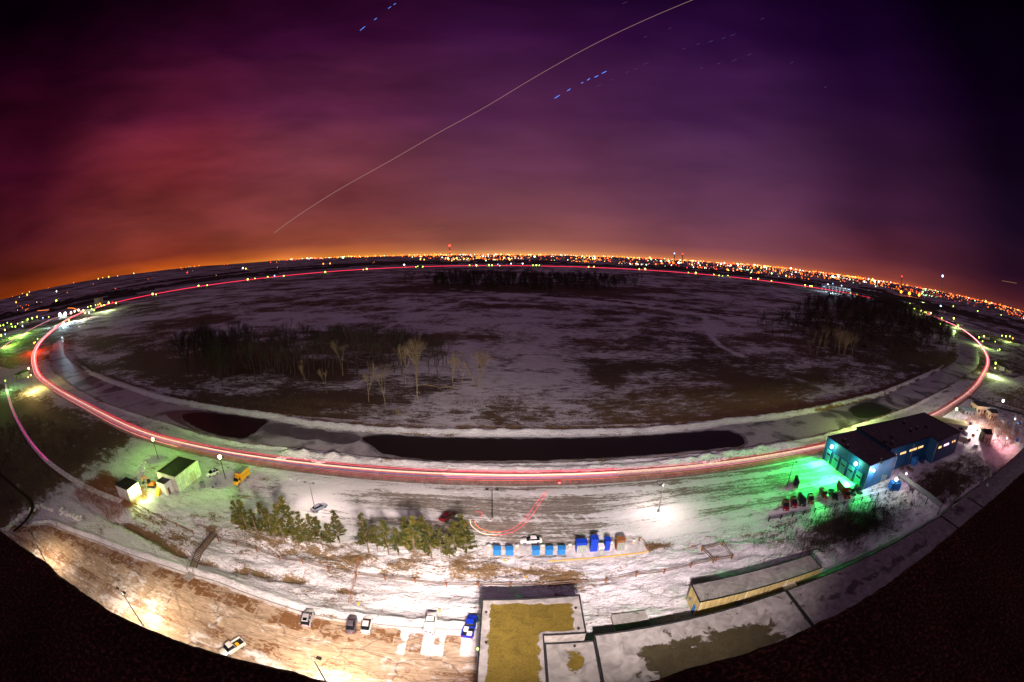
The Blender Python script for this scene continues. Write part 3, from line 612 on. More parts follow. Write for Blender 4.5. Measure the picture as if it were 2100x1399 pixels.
def snow_roof_material(bare, snowc=(.29, .28, .26), sc_=.35):
    def b(N):
        t = N('ShaderNodeTexCoord'); a = N('ShaderNodeAttribute', attribute_name='mask'); s = N('ShaderNodeSeparateColor', ins={0: a.outputs[0]})
        n = N('ShaderNodeTexNoise', ins={0: t.outputs['Object'], 'Scale': sc_, 'Detail': 7.0, 'Roughness': .62, 'Distortion': .5}); n2 = N('ShaderNodeTexNoise', ins={0: t.outputs['Object'], 'Scale': 3.0, 'Detail': 5.0})
        w = mth(N, 'ADD', s.outputs[0], mth(N, 'MULTIPLY', mth(N, 'SUBTRACT', n.outputs[0], .5), 2.0))
        f = N('ShaderNodeMapRange', interpolation_type='SMOOTHSTEP', ins={0: w, 1: .44, 2: .60, 3: 0.0, 4: 1.0})
        sv_ = N('ShaderNodeMapRange', ins={0: N('ShaderNodeTexNoise', ins={0: t.outputs['Object'], 'Scale': .5, 'Detail': 6.0, 'Distortion': 1.0}).outputs[0], 1: .3, 2: .7, 3: .6, 4: 1.2})
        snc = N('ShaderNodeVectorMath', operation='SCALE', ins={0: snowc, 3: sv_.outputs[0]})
        bv0 = N('ShaderNodeTexNoise', ins={0: t.outputs['Object'], 'Scale': .45, 'Detail': 8.0, 'Roughness': .7, 'Distortion': .8})
        bv = N('ShaderNodeMapRange', ins={0: mth(N, 'ADD', mth(N, 'MULTIPLY', n2.outputs[0], .4), mth(N, 'MULTIPLY', bv0.outputs[0], .6)), 1: .34, 2: .66, 3: .5, 4: 1.3})
        bc = N('ShaderNodeVectorMath', operation='SCALE', ins={0: bare, 3: bv.outputs[0]})
        c = N('ShaderNodeMix', data_type='RGBA', ins={0: f.outputs[0], 6: bc.outputs[0], 7: snc.outputs[0]})
        bp = N('ShaderNodeBump', ins={'Height': mth(N, 'ADD', f.outputs[0], mth(N, 'MULTIPLY', n2.outputs[0], .3)), 'Strength': .5, 'Distance': .12})
        return N('ShaderNodeBsdfPrincipled', ins={'Base Color': c.outputs[2], 'Roughness': .75, 'Normal': bp.outputs[0], 'Specular IOR Level': .25}).outputs[0]
    return mat('snowy_roof', b)
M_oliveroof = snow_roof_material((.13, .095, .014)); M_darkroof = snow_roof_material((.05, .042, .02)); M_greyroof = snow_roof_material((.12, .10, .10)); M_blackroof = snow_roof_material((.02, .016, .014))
def roof_sheet(poly, z, m, maskf, parent, step=.4):
    xs = np.arange(min(p[0] for p in poly), max(p[0] for p in poly)+step, step); ys = np.arange(min(p[1] for p in poly), max(p[1] for p in poly)+step, step)
    bm = bmesh.new(); vs = [bm.verts.new((p[0], p[1], z)) for p in poly]; bm.faces.new(vs)
    for i, v in enumerate(xs[1:-1]): bmesh.ops.bisect_plane(bm, geom=bm.verts[:]+bm.edges[:]+bm.faces[:], plane_co=(v+.0013, 0, 0), plane_no=(1, 0, 0))
    for v in ys[1:-1]: bmesh.ops.bisect_plane(bm, geom=bm.verts[:]+bm.edges[:]+bm.faces[:], plane_co=(0, v+.0013, 0), plane_no=(0, 1, 0))
    for f in bm.faces:
        if f.normal.z < 0: f.normal_flip()
    me = bpy.data.meshes.new('roof'); bm.to_mesh(me); bm.free(); co = np.empty(len(me.vertices)*3, np.float32); me.vertices.foreach_get('co', co); co = co.reshape(-1, 3)
    r = np.clip(maskf(co[:, 0].astype(float), co[:, 1].astype(float)), 0, 1); a = me.color_attributes.new('mask', 'FLOAT_COLOR', 'POINT')
    a.data.foreach_set('color', np.stack([r, r*0, r*0, r*0+1], -1).astype(np.float32).ravel()); me.materials.append(m)
    o = bpy.data.objects.new('roof', me); COL.objects.link(o); o.parent = parent; return o
def walls(poly, z0, z1, m, parent, name='wall'):
    b = MB(); n = len(poly)
    for i in range(n):
        p, q = poly[i], poly[(i+1) % n]; b.add([(p[0], p[1], z0), (q[0], q[1], z0), (q[0], q[1], z1), (p[0], p[1], z1)], [(0, 1, 2, 3)])
    return b.build(name, m, parent)
def edging(poly, z, w, h, m, parent, name='parapet'):
    b = MB(); n = len(poly); cx = sum(p[0] for p in poly)/n; cy = sum(p[1] for p in poly)/n
    for i in range(n):
        p, q = Vector(poly[i]+(0,)), Vector(poly[(i+1) % n]+(0,)); d = (q-p); L_ = d.length; rz = math.atan2(d.y, d.x); c = (p+q)/2
        b.box((c.x, c.y, z+h/2), (L_+w*(1 if i % 2 else -1), w, h), rz)
    return b.build(name, m, parent)

def light(name, kind, loc, col, w, parent=None, size=.25, angle=150, rot=None):
    d = bpy.data.lights.new(name, kind); d.energy = w; d.color = col
    if kind == 'SPOT': d.spot_size = R(angle); d.spot_blend = .9; d.shadow_soft_size = size
    else: d.shadow_soft_size = size
    o = bpy.data.objects.new(name, d); COL.objects.link(o); o.location = loc
    if rot: o.rotation_euler = rot
    if parent: o.parent = parent
    return o

# ---------------------------------------------------------------- the dark tower ledge the view is taken from
def tower():
    t = empty('high_rise', (0, 0, 0), 0, 'dark rough concrete ledge of the high tower filling both bottom corners', 'building')
    def rough(N):
        q = N('ShaderNodeTexCoord'); n = N('ShaderNodeTexNoise', ins={0: q.outputs['Object'], 'Scale': 48.0, 'Detail': 7.0, 'Roughness': .75}); n2 = N('ShaderNodeTexNoise', ins={0: q.outputs['Object'], 'Scale': 2.0, 'Detail': 3.0})
        r = N('ShaderNodeMapRange', ins={0: n.outputs[0], 1: .50, 2: .78, 3: .35, 4: 4.5}); k = mth(N, 'MULTIPLY', r.outputs[0], N('ShaderNodeMapRange', ins={0: n2.outputs[0], 1: .3, 2: .7, 3: .6, 4: 1.3}).outputs[0])
        c = N('ShaderNodeVectorMath', operation='SCALE', ins={0: (.085, .034, .020), 3: k}); bp = N('ShaderNodeBump', ins={'Height': n.outputs[0], 'Strength': .8, 'Distance': .01})
        return N('ShaderNodeBsdfPrincipled', ins={'Base Color': c.outputs[0], 'Roughness': .95, 'Specular IOR Level': .1, 'Normal': bp.outputs[0]}).outputs[0]
    m = mat('rough_aggregate', rough)
    h = 1.15; zt = H - h
    L_ = [(-9, -1.4), (-2.9, .18), (-2.44, .285), (-1.9, .385), (-1.33, .412), (-1.07, .453), (-.8, .502), (-.57, .532), (-.43, .539), (-.2, .545), (.0, .548), (.33, .574), (.46, .592), (.89, .6), (1.16, .607), (1.6, .644), (2.34, .685), (2.92, .683), (3.47, .672), (6, .70), (9, .72)]
    P = resample([Vector((a*h, b_*h, 0)) for a, b_ in L_], .02); nn = []
    for i, p in enumerate(P):
        k = (float(fbm(np.array(p.x*9), np.array(0.3), 77, 4))-.5)*.028; nn.append((p.x, p.y + k))
    b = MB(); n = len(nn); vs = []
    for x, y in nn: vs += [(x, y, zt-.5), (x, y, zt-.012), (x, y-.02, zt), (x, y-.35, zt+.004), (x, y-3.0, zt+.01)]
    fs = []
    for i in range(n-1):
        for k in range(4): a = i*5+k; fs.append((a, a+5, a+6, a+1))
    b.add(vs, fs); b.build('ledge', m, t)
    b = MB(); b.box((0, -3.2, (zt-.6)/2), (30, 6.0, zt-.6)); b.build('wall', m, t)
    b = MB(); b.box((0, -4.4, zt+.9), (30, 3.0, 2.4)); b.build('back_wall', m, t)
    # floodlights fixed to the facade under the ledge, throwing the light over the lots and the front of the field
    for x, tgt, w, col, ang in [(-8, (-98, 44), 180000, (1, .79, .66), 44), (-5, (-66, 46), 235000, (1, .79, .66), 50), (-2, (-34, 51), 240000, (1, .80, .69), 52), (1, (-28, 92), 330000, (1, .80, .76), 62), (4, (8, 84), 330000, (1, .80, .78), 58), (7, (48, 86), 340000, (1, .80, .80), 56), (9, (-60, 170), 260000, (1, .80, .66), 60)]:
        f = MB(); f.box((x, .05, 44), (.8, .5, .5)); fx = f.build('floodlight', M_dark, t)
        d = Vector((tgt[0]-x, tgt[1]-.6, -43.6)).to_track_quat('-Z', 'Y').to_euler()
        light('floodlight_light', 'SPOT', (x, .6, 43.6), col, w, fx, .6, ang, d)
tower()

# ---------------------------------------------------------------- low buildings below
A = [(-4.1, 20), (11.3, 20), (11.3, 40), (11.1, 49), (-4.2, 48.2), (-4.1, 30)]
A = [(-4.1, 20), (4.9, 20), (4.9, 40.6), (11.2, 40.6), (11.2, 49.2), (-4.3, 48.4)]
t = empty('flat_roof_building', (0, 0, 0), 0, 'flat roofed building with olive roof ringed by snow, beside the blue pickup', 'building')
walls(A, 0, 8, M_conc, t)
def mA(x, y): 
    d = np.minimum(np.minimum(x+4.2, 48.8-y), 11.1-x); d = np.where(y < 41.6, np.minimum(np.minimum(x+4.2, 99), np.where(x > 3.5, np.maximum(4.9-x, 0)+.55, 99)), d)
    return .98 - .85*sm(.4, 1.9, d) + .2*np.exp(-((x-9)/3)**2-((y-41.3)/1.2)**2)
roof_sheet(A, 8.0, M_oliveroof, mA, t); edging(A, 8.0, .2, .25, M_dark, t)
for x, y in [(-3.6, 45.5), (-3.3, 39), (10.3, 46.2), (10.2, 41.6)]: b = MB(); b.cyl((x, y, 8.1), .16, .22, 10); b.cyl((x, y, 8.24), .22, .05, 10); b.build('roof_vent', M_dark, t)
b = MB(); b.box((-4.55, 38.6, 6.8), (.3, .25, .25)); b.build('wall_lamp', emit('wall_lamp_glow', (.55, 1, .15), 8), t)
def long_block(name, poly, z, m, mask, label, seams=True, wallm=M_conc):
    t = empty(name, (0, 0, 0), 0, label, 'building', 'linked flat roofed blocks below the tower'); walls(poly, 0, z, wallm, t); roof_sheet(poly, z, m, mask, t, .8); edging(poly, z, .22, .22, M_dark, t); return t
zB = 6.0
q = lambda px, py: tuple(at(px, py, zB))[:2]
c1, c2 = q(1225, 1303), q(1608, 1213); s1 = q(1656, 1276); e1, e1b = q(1898, 1079), q(1936, 1108); f1, f1b = q(1952, 1043), q(1986, 1067); g1, g1b = q(2002, 1011), q(2030, 1028)
yF = lambda x: float(np.interp(x, [c1[0], c2[0], e1[0], 150, 260], [c1[1], c2[1], e1[1], 45.5, 48]))
B1 = [(5.3, 18), (12.6, 18), (12.6, 40.3), (5.3, 40.3)]
def mB1(x, y): return .95 - .55*np.exp(-((x-9.2)/1.9)**2-((y-36.4)/2.0)**2)*1.25
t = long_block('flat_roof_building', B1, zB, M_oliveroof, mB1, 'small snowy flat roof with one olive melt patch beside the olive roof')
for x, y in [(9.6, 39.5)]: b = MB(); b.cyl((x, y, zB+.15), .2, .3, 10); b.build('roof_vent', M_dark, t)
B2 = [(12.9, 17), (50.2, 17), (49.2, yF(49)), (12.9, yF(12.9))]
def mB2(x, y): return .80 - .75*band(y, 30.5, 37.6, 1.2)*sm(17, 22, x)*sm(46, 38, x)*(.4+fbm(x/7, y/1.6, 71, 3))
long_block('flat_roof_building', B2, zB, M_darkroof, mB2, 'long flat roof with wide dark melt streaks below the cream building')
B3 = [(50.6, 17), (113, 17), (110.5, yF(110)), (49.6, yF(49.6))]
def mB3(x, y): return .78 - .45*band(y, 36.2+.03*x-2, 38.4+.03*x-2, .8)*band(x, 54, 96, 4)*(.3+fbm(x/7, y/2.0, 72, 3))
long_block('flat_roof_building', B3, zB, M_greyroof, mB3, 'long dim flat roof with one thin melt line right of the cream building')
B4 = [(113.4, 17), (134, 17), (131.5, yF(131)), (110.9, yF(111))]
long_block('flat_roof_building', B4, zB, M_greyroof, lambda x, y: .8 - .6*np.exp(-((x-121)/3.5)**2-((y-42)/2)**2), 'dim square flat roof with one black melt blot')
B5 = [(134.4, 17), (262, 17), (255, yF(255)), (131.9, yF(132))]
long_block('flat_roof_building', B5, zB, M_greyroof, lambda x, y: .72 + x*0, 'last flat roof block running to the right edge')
b = MB(); b.box((150, 43, zB+.5), (2.4, 1.4, .9)); b.box((150, 43, zB+1.0), (2.0, 1.1, .12)); tag(b.build('roof_hatch', M_galv), 'small grey hatch box on the far right flat roof', 'roof hatch')

# cream building with snow roof
C4 = [at(1422, 1205, 4.2), at(1655, 1135, 4.2), at(1685, 1160, 4.2), at(1437, 1241, 4.2)]
x0 = (C4[0].x + C4[3].x)/2; x1 = (C4[1].x+C4[2].x)/2; y0 = (C4[2].y+C4[3].y)/2; y1 = (C4[0].y+C4[1].y)/2
CP = [(x0, y0), (x1, y0), (x1, y1), (x0, y1)]
t = empty('cream_building', (0, 0, 0), 0, 'long cream walled building with a snow covered flat roof', 'building')
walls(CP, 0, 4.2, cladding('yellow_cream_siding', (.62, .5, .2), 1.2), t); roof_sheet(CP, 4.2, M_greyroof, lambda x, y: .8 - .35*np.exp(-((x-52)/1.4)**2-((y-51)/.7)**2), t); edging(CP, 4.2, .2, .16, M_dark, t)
b = MB(); b.box((x0-.05, y0+1.2, 1.1), (.08, 1.0, 2.1)); b.build('door', M_bin, t)
for k in range(4): b = MB(); b.tube([(x0+.3+k*9.9, y0-.09, 0), (x0+.3+k*9.9, y0-.09, 4.1)], .06, 5); b.build('downpipe', M_white, t)
b = MB(); b.box((x0-.2, y0+3.3, 2.0), (.5, .5, .7)); b.build('meter_box', M_galv, t)
for i in range(3): b = MB(); b.box((x0+9+i*7, y0-.04, 1.15), (1.1, .08, 2.2)); b.build('door', M_cream, t)
b = MB(); b.box((x0+21, y0-1.1, 2.6), (3.2, 2.2, .18)); b.build('canopy', M_white, t)
for i, (xx, lab) in enumerate([(x0+8.3, 'blue cooling unit pair low against the cream wall, left one'), (x0+9.9, 'taller blue cooling unit against the cream wall, left pair'), (x0+26.0, 'blue cooling unit low against the cream wall, right pair'), (x0+27.6, 'taller blue cooling unit against the cream wall, right pair')]):
    hh = 1.2 if i % 2 == 0 else 1.9
    t = empty('cooling_unit', (xx, y0-1.5, 0), 0, lab, 'cooling unit', 'blue cooling units by the cream building')
    b = MB(); b.box((0, 0, hh/2), (1.3, 1.2, hh)); b.box((0, 0, .08), (1.5, 1.4, .16)); b.build('body', M_bin2, t)
    b = MB(); b.cyl((0, 0, hh+.06), .45, .12, 12); b.build('fan_guard', M_galv, t)
# low snow slab with melted corner
t = empty('snowy_slab', (21, 48.2, 0), 0, 'low square concrete pad under snow with dark edges, right of the olive roof', 'concrete pad')
b = MB(); b.box((0, 0, .45), (6.4, 4.0, .9)); b.build('base', M_conc, t); roof_sheet([(-3.2, -2), (3.2, -2), (3.2, 2), (-3.2, 2)], .93, M_greyroof, lambda x, y: .95 - .6*np.exp(-((x-1.2)/1.6)**2-((y-1.9)/.7)**2), t, .3)
# wooden frame in the snow
t = empty('timber_frame', (0, 0, 0), 0, 'square frame of rusty timbers standing in the snow above the fence', 'frame')
F4 = ats([(1440, 1127), (1480, 1120), (1500, 1145), (1462, 1153)], 0)
for i in range(4):
    p, q_ = F4[i], F4[(i+1) % 4]; b = MB(); z = float(hgt(p.x, p.y)); z2 = float(hgt(q_.x, q_.y))
    b.tube([(p.x, p.y, z+1.0), (q_.x, q_.y, z2+1.0)], .13, 4); b.tube([(p.x, p.y, z+.45), (q_.x, q_.y, z2+.45)], .1, 4); b.build('rail', M_wood, t)
    b = MB(); b.box((p.x, p.y, z+.5), (.35, .35, 1.5)); b.build('post', M_rust, t)

# fences
def fence(name, pts, label, cat_, step, hgt_, mr, mp, rails=(1.0, .55), lean=.0):
    t = empty(name, (0, 0, 0), 0, label, cat_); P = resample([Vector(p) for p in pts], step)
    for p in P: p.z = float(hgt(p.x, p.y))
    for rz in rails: b = MB(); b.tube([p+Vector((0, 0, rz*hgt_)) for p in P], .09, 4); b.build('rail', mr, t)
    for p in P: b = MB(); b.box((p.x, p.y, p.z+hgt_/2-.1), (.22, .3, hgt_+.25), taper=.8); b.box((p.x, p.y, p.z+hgt_+.05), (.5, .34, .14)); b.build('post', mp, t)
fence('pipe_fence', [(-68, 60.6, 0), (-40, 60, 0), (0, 60.0, 0), (20, 60.6, 0), (46, 62.0, 0)], 'long low pipe fence on brown posts crossing the snow below the pine row', 'fence', 6.2, 1.1, M_wood, M_rust)
fence('rusty_pipe', [(-104, 62, 0), (-88, 60.6, 0), (-71, 59.2, 0)], 'rusty pipe run on short supports left of the footbridge', 'pipe', 7, 1.0, M_rust, M_rust, (1.0, .6))
fence('wire_fence', [(64, 72.6, 0), (90, 71, 0), (118, 69.0, 0)], 'thin dark wire fence at the edge of the green lit snow', 'fence', 4, 1.2, M_dark, M_dark)
b = MB(); P = [at(738, 1147), at(730, 1170), at(722, 1200), at(716, 1235)]
for i in range(160):
    k = random.random()*2.99; i0 = int(k); p = P[i0].lerp(P[i0+1], k-i0); p = p + Vector((random.gauss(0, .25), random.gauss(0, .25), 0)); z = float(hgt(p.x, p.y)); hh = random.uniform(.4, 1.0)
    b.add([(p.x-.06, p.y, z), (p.x+.06, p.y, z), (p.x+random.gauss(0, .25), p.y+random.gauss(0, .2), z+hh)], [(0, 1, 2)])
tag(b.build('dry_grass', M_rust), kind='stuff')

# footbridge with stairs
t = empty('footbridge', (0, 0, 0), 0, 'wooden footbridge stairs with handrails down to the lower parking lot', 'footbridge')
P0 = Vector((-69.6, 61.5, .6)); P1 = Vector((-68.2, 52.5, 1.3)); P2 = Vector((-67.0, 46.5, .1)); W = 1.0
b = MB(); n = 34
for i in range(n):
    k = i/(n-1); p = P0.lerp(P1, k/.6) if k < .6 else P1.lerp(P2, (k-.6)/.4); b.box(p, (2*W, .30, .08), -.12)
b.build('deck', M_wood, t)
for s in (-1, 1):
    o_ = Vector((s*W, 0, 0)); b = MB(); b.tube([P0+o_+Vector((0, 0, 1.05)), P1+o_+Vector((0, 0, 1.05)), P2+o_+Vector((0, 0, 1.05))], .07, 4); b.tube([P0+o_+Vector((0, 0, .55)), P1+o_+Vector((0, 0, .55)), P2+o_+Vector((0, 0, .55))], .05, 4); b.build('handrail', M_wood, t)
    b = MB(); b.tube([P0+o_, P1+o_, P2+o_], .14, 4); b.build('beam', M_dark, t)
    for i in range(8):
        k = i/7; p = P0.lerp(P1, k/.6) if k < .6 else P1.lerp(P2, (k-.6)/.4); b = MB(); b.box(p+o_+Vector((0, 0, .3)), (.12, .12, 1.6)); b.build('post', M_wood, t)
b = MB(); b.box((-66.6, 45.2, .3), (2.4, 2.6, .16), -.1); b.build('landing', M_conc, t)

# ---------------------------------------------------------------- lamps
def lamp_post(x, y, h, label, col=None, w=0, heads=2, lit=False, rz=0, mast=M_dark, glow=10, z=0, group='lamp posts round the parking lots', br=.3, base=True):
    t = empty('lamp_post', (x, y, z), rz, label, 'lamp post', group)
    b = MB(); b.tube([(0, 0, 0), (0, 0, h)], [.16, .09], 8); b.build('pole', mast, t)
    if base: b = MB(); b.cyl((0, 0, .35), .35, .7, 10); b.build('base', M_conc, t)
    for s in ([-1, 1] if heads == 2 else [1]):
        b = MB(); b.tube([(0, 0, h-.1), (s*.8, 0, h)], .05, 5); b.build('arm', mast, t)
        b = MB(); b.box((s*1.15, 0, h+.05), (.8, .55, .28), taper=.8); hd = b.build('lamp_head', mast, t)
        if col and not lit: b = MB(); b.box((s*1.15, 0, h-.105), (.6, .4, .02)); b.build('lens', emit('lens_glow', col, glow), hd)
    if col and lit: b = MB(); b.ball((0, 0, h-.1), br, 10, 7); b.build('bulb', emit('bulb_glow', tuple(.35+.65*c for c in col), glow), t)
    if col and w: light('lamp_light', 'POINT' if lit else 'SPOT', (0, 0, h-.45 if not lit else h+.45), col, w, t, .35, 165)
    return t
PINKW = (1, .80, .74); WARM = (1, .74, .50); GRN = (.42, 1, .12); EMR = (.02, 1, .12)
def post_at(bx, by, tx, ty, z=0):
    b_ = at(bx, by, z); d = ray(tx, ty); k = math.hypot(b_.x, b_.y)/math.hypot(d.x, d.y); return b_.x, b_.y, H + d.z*k
x, y, h = post_at(648, 1050, 638, 990); lamp_post(x, y, h, 'lit twin head lamp post beside the silver car in the snowy lot', PINKW, 5500, lit=False, glow=14, mast=M_galv)
x, y, h = post_at(1010, 1066, 1010, 1004); lamp_post(x, y, h, 'dark unlit lamp post on a snow island near the curved light trails')
x, y, h = post_at(1350, 1050, 1360, 989); lamp_post(x, y, h, 'lit twin head lamp post casting a shadow in the middle right of the snowy lot', PINKW, 5500, glow=14, mast=M_galv)
x, y, h = post_at(1612, 1003, 1624, 948); lamp_post(x, y, h, 'dark single head lamp post in the green lit corner of the lot', heads=1)
x, y, h = post_at(97, 1158, 65, 1090); lamp_post(x, y, h, 'leftmost lamp post of the lower lot, half hidden by the ledge', WARM, 15000, glow=3)
x, y, h = post_at(294, 1283, 250, 1210); lamp_post(x, y, h, 'middle lamp post of the lower lot above the brightest snow', WARM, 20000, glow=3)
x, y, h = post_at(676, 1410, 648, 1343); lamp_post(x, y, h, 'nearest lamp post at the bottom edge of the lower lot', WARM, 17000, glow=3, heads=1)
x, y, h = post_at(325, 942, 320, 920); lamp_post(x, y, 7.5, 'green glowing lamp post behind the dark roofed shed', GRN, 20000, 1, True, glow=14, br=.55)
x, y, h = post_at(463, 983, 458, 958); lamp_post(x, y, 7.5, 'green glowing lamp post between the white car and the yellow truck', GRN, 20000, 1, True, glow=14, br=.6)
x, y, h = post_at(2050, 852, 2055, 820); lamp_post(x, y, 9, 'white glowing lamp post in the snowy yard at the right edge', (1, .88, .95), 110000, 1, True, glow=14, br=.8)
x, y, h = post_at(1956, 862, 1955, 850); lamp_post(x, y, 6, 'green glowing lamp behind the blue building by the long shed', (.6, 1, .2), 12000, 1, True, glow=14, br=.7)

# ---------------------------------------------------------------- vehicles
def loft(b, st, mi=0):
    vs = []; n = 8
    for x, wb, wt, z0, z1 in st:
        zm = z0+(z1-z0)*.62; e = (z1-z0)*.12
        for y, z in ((-wb*.93, z0), (-wb, z0+(z1-z0)*.25), (-wb*.5-wt*.5, zm+.0), (-wt*.92, z1), (wt*.92, z1), (wb*.5+wt*.5, zm), (wb, z0+(z1-z0)*.25), (wb*.93, z0)): vs.append((x, y, z))
    fs = [tuple(range(n)), tuple(range((len(st)-1)*n, len(st)*n))[::-1]]
    for i in range(len(st)-1):
        for k in range(n): a = i*n+k; c = i*n+(k+1) % n; fs.append((a, a+n, c+n, c))
    b.add(vs, fs, mi); return b
def wheels(t, xs, y, r=.34):
    for x in xs:
        for s in (-1, 1):
            b = MB(); b.cyl((x, s*y, r), r, .22, 14, 'y'); w = b.build('wheel', M_tyre, t); b = MB(); b.cyl((x, s*(y+.07), r), r*.6, .12, 10, 'y'); b.build('rim', M_rim, w)
def lights_(t, xf, xr, y, zf, zr):
    for s in (-1, 1):
        b = MB(); b.box((xf, s*y, zf), (.14, .34, .16)); b.build('headlight', M_hlight, t); b = MB(); b.box((xr, s*y, zr), (.12, .26, .2)); b.build('tail_light', M_rlight, t)
def car(kind, paint, loc, rz, label, group='parked vehicles', roofm=None, s=1.0):
    t = empty('parked_car' if kind in ('sedan', 'suv') else {'pickup': 'pickup_truck', 'capped': 'pickup_truck', 'van': 'delivery_van', 'box': 'box_truck'}[kind], loc, rz, label, 'truck' if kind in ('pickup', 'capped', 'box') else 'van' if kind == 'van' else 'car', group, s)
    roofm = roofm or paint
    if kind == 'sedan':
        b = MB(); loft(b, [(-2.42, .74, .68, .42, .78), (-2.25, .87, .8, .28, .95), (-1.5, .9, .82, .24, 1.0), (-.3, .91, .84, .24, .97), (.9, .91, .83, .24, .95), (1.65, .89, .78, .24, .86), (2.2, .84, .7, .28, .74), (2.42, .66, .56, .38, .62)]); b.build('body', paint, t, True)
        b = MB(); loft(b, [(-1.85, .76, .66, .9, .99), (-1.1, .78, .60, .9, 1.36), (.1, .78, .6, .9, 1.4), (1.05, .78, .7, .88, .96)]); b.build('windows', M_glassd, t)
        b = MB(); b.box((-.5, 0, 1.41), (1.35, 1.1, .07), taper=.93); b.build('roof', roofm, t); wheels(t, (-1.45, 1.45), .80); lights_(t, 2.3, -2.38, .62, .66, .8)
        for s_ in (-1, 1): b = MB(); b.box((.75, s_*1.0, .98), (.18, .16, .12)); b.build('mirror', paint, t)
    elif kind == 'suv':
        b = MB(); loft(b, [(-2.35, .84, .8, .42, 1.0), (-2.2, .92, .86, .3, 1.08), (-1, .94, .88, .28, 1.1), (.9, .94, .86, .28, 1.08), (1.7, .92, .82, .3, 1.0), (2.25, .86, .76, .34, .9), (2.4, .72, .6, .45, .75)]); b.build('body', paint, t, True)
        b = MB(); loft(b, [(-2.28, .82, .76, 1.0, 1.1), (-2.0, .84, .68, 1.0, 1.68), (.2, .84, .68, 1.0, 1.7), (1.1, .82, .76, 1.0, 1.1)]); b.build('windows', M_glassd, t)
        b = MB(); b.box((-.95, 0, 1.71), (2.1, 1.28, .08), taper=.95); b.build('roof', roofm, t)
        b = MB(); b.box((-1.4, 0, 1.765), (.75, .8, .02)); b.build('sunroof', M_glassd, t)
        for s_ in (-1, 1): b = MB(); b.tube([(-1.9, s_*.62, 1.82), (.1, s_*.62, 1.82)], .03, 4); b.build('roof_rail', M_dark, t)
        for x_ in (-1.25, -.1): 
            for s_ in (-1, 1): b = MB(); b.box((x_, s_*.79, 1.36), (.1, .1, .62)); b.build('pillar', paint, t)
        wheels(t, (-1.45, 1.5), .84, .38); lights_(t, 2.3, -2.33, .68, .8, 1.0)
    elif kind in ('pickup', 'capped'):
        b = MB(); loft(b, [(2.75, .8, .66, .45, .85), (2.55, .93, .82, .35, 1.05), (1.4, .97, .86, .32, 1.15), (.9, .97, .88, .32, 1.15), (-.55, .97, .9, .32, 1.15)]); b.build('body', paint, t, True)
        b = MB(); loft(b, [(1.45, .8, .74, 1.1, 1.17), (.75, .84, .68, 1.1, 1.78), (-.35, .84, .68, 1.1, 1.8), (-.55, .84, .74, 1.1, 1.2)]); b.build('windows', M_glassd, t)
        b = MB(); b.box((.2, 0, 1.81), (1.15, 1.32, .08), taper=.95); b.build('roof', roofm, t)
        b = MB(); b.box((-1.7, 0, .72), (2.25, 1.7, .12)); b.box((-1.7, .92, .84), (2.3, .12, .66)); b.box((-1.7, -.92, .84), (2.3, .12, .66)); b.box((-2.83, 0, .84), (.1, 1.74, .66)); b.box((-.6, 0, .84), (.08, 1.72, .66)); bed = b.build('bed', paint, t)
        b = MB(); b.box((-1.7, 0, .80), (2.1, 1.6, .04)); b.build('bed_liner', M_black, bed)
        if kind == 'capped':
            b = MB(); loft(b, [(-2.86, .94, .86, 1.18, 1.75), (-.66, .94, .86, 1.18, 1.8)])
            for k in range(7): b.box((-1.76, -.72+k*.24, 1.8), (2.1, .06, .06))
            cp = b.build('bed_cap', paint, t)
            for s_ in (-1, 1): b = MB(); b.box((-2.88, s_*.36, 1.5), (.05, .52, .3)); b.build('rear_window', M_glassd, cp)
        wheels(t, (-1.75, 1.7), .85, .4); lights_(t, 2.68, -2.9, .72, .8, .95)
    elif kind == 'van':
        b = MB(); loft(b, [(-2.7, .95, .86, .4, 2.1), (-2.5, 1.0, .9, .35, 2.2), (1.0, 1.0, .9, .35, 2.2), (1.7, .98, .86, .35, 1.4), (2.5, .94, .8, .4, 1.15), (2.7, .8, .7, .5, .9)]); b.build('body', paint, t, True)
        b = MB(); loft(b, [(1.0, .93, .84, 1.3, 2.1), (1.25, .93, .84, 1.3, 2.05), (1.85, .93, .86, 1.25, 1.34)]); b.build('windscreen', M_glassd, t)
        wheels(t, (-1.7, 1.7), .88, .38); lights_(t, 2.6, -2.7, .7, .85, 1.1)
    elif kind == 'box':
        b = MB(); b.box((-1.3, 0, 2.0), (4.9, 2.35, 2.3)); b.build('cargo_box', paint, t); b = MB(); b.box((-1.3, 0, 3.18), (4.94, 2.39, .06)); b.build('cargo_roof', M_galv, t)
        b = MB(); b.box((-1.3, -1.19, 2.0), (4.7, .02, .07)); b.box((-1.3, 1.19, 2.0), (4.7, .02, .07)); b.build('side_stripe', M_dark, t)
        b = MB(); b.box((-.6, 0, .7), (6.4, 1.1, .22)); b.build('chassis', M_dark, t)
        b = MB(); loft(b, [(1.2, 1.02, .94, .5, 2.35), (2.2, 1.02, .92, .5, 2.35), (2.85, 1.0, .88, .5, 1.45), (3.5, .95, .8, .5, 1.15), (3.65, .8, .7, .55, .9)]); b.build('cab', paint, t, True)
        b = MB(); loft(b, [(2.0, .96, .86, 1.5, 2.25), (2.32, .96, .86, 1.5, 2.2), (2.98, .95, .86, 1.4, 1.48)]); b.build('windscreen', M_glassd, t)
        for s_ in (-1, 1): b = MB(); b.box((1.75, s_*1.0, 1.8), (.8, .05, .55)); b.build('side_window', M_glassd, t)
        wheels(t, (-2.4, 2.6), .92, .46); lights_(t, 3.58, -3.76, .7, .9, .9)
    return t
paint = lambda n, c, v=.06: pbr(n, c, .32, .1, var=v, scale=1.0, spec=.5)
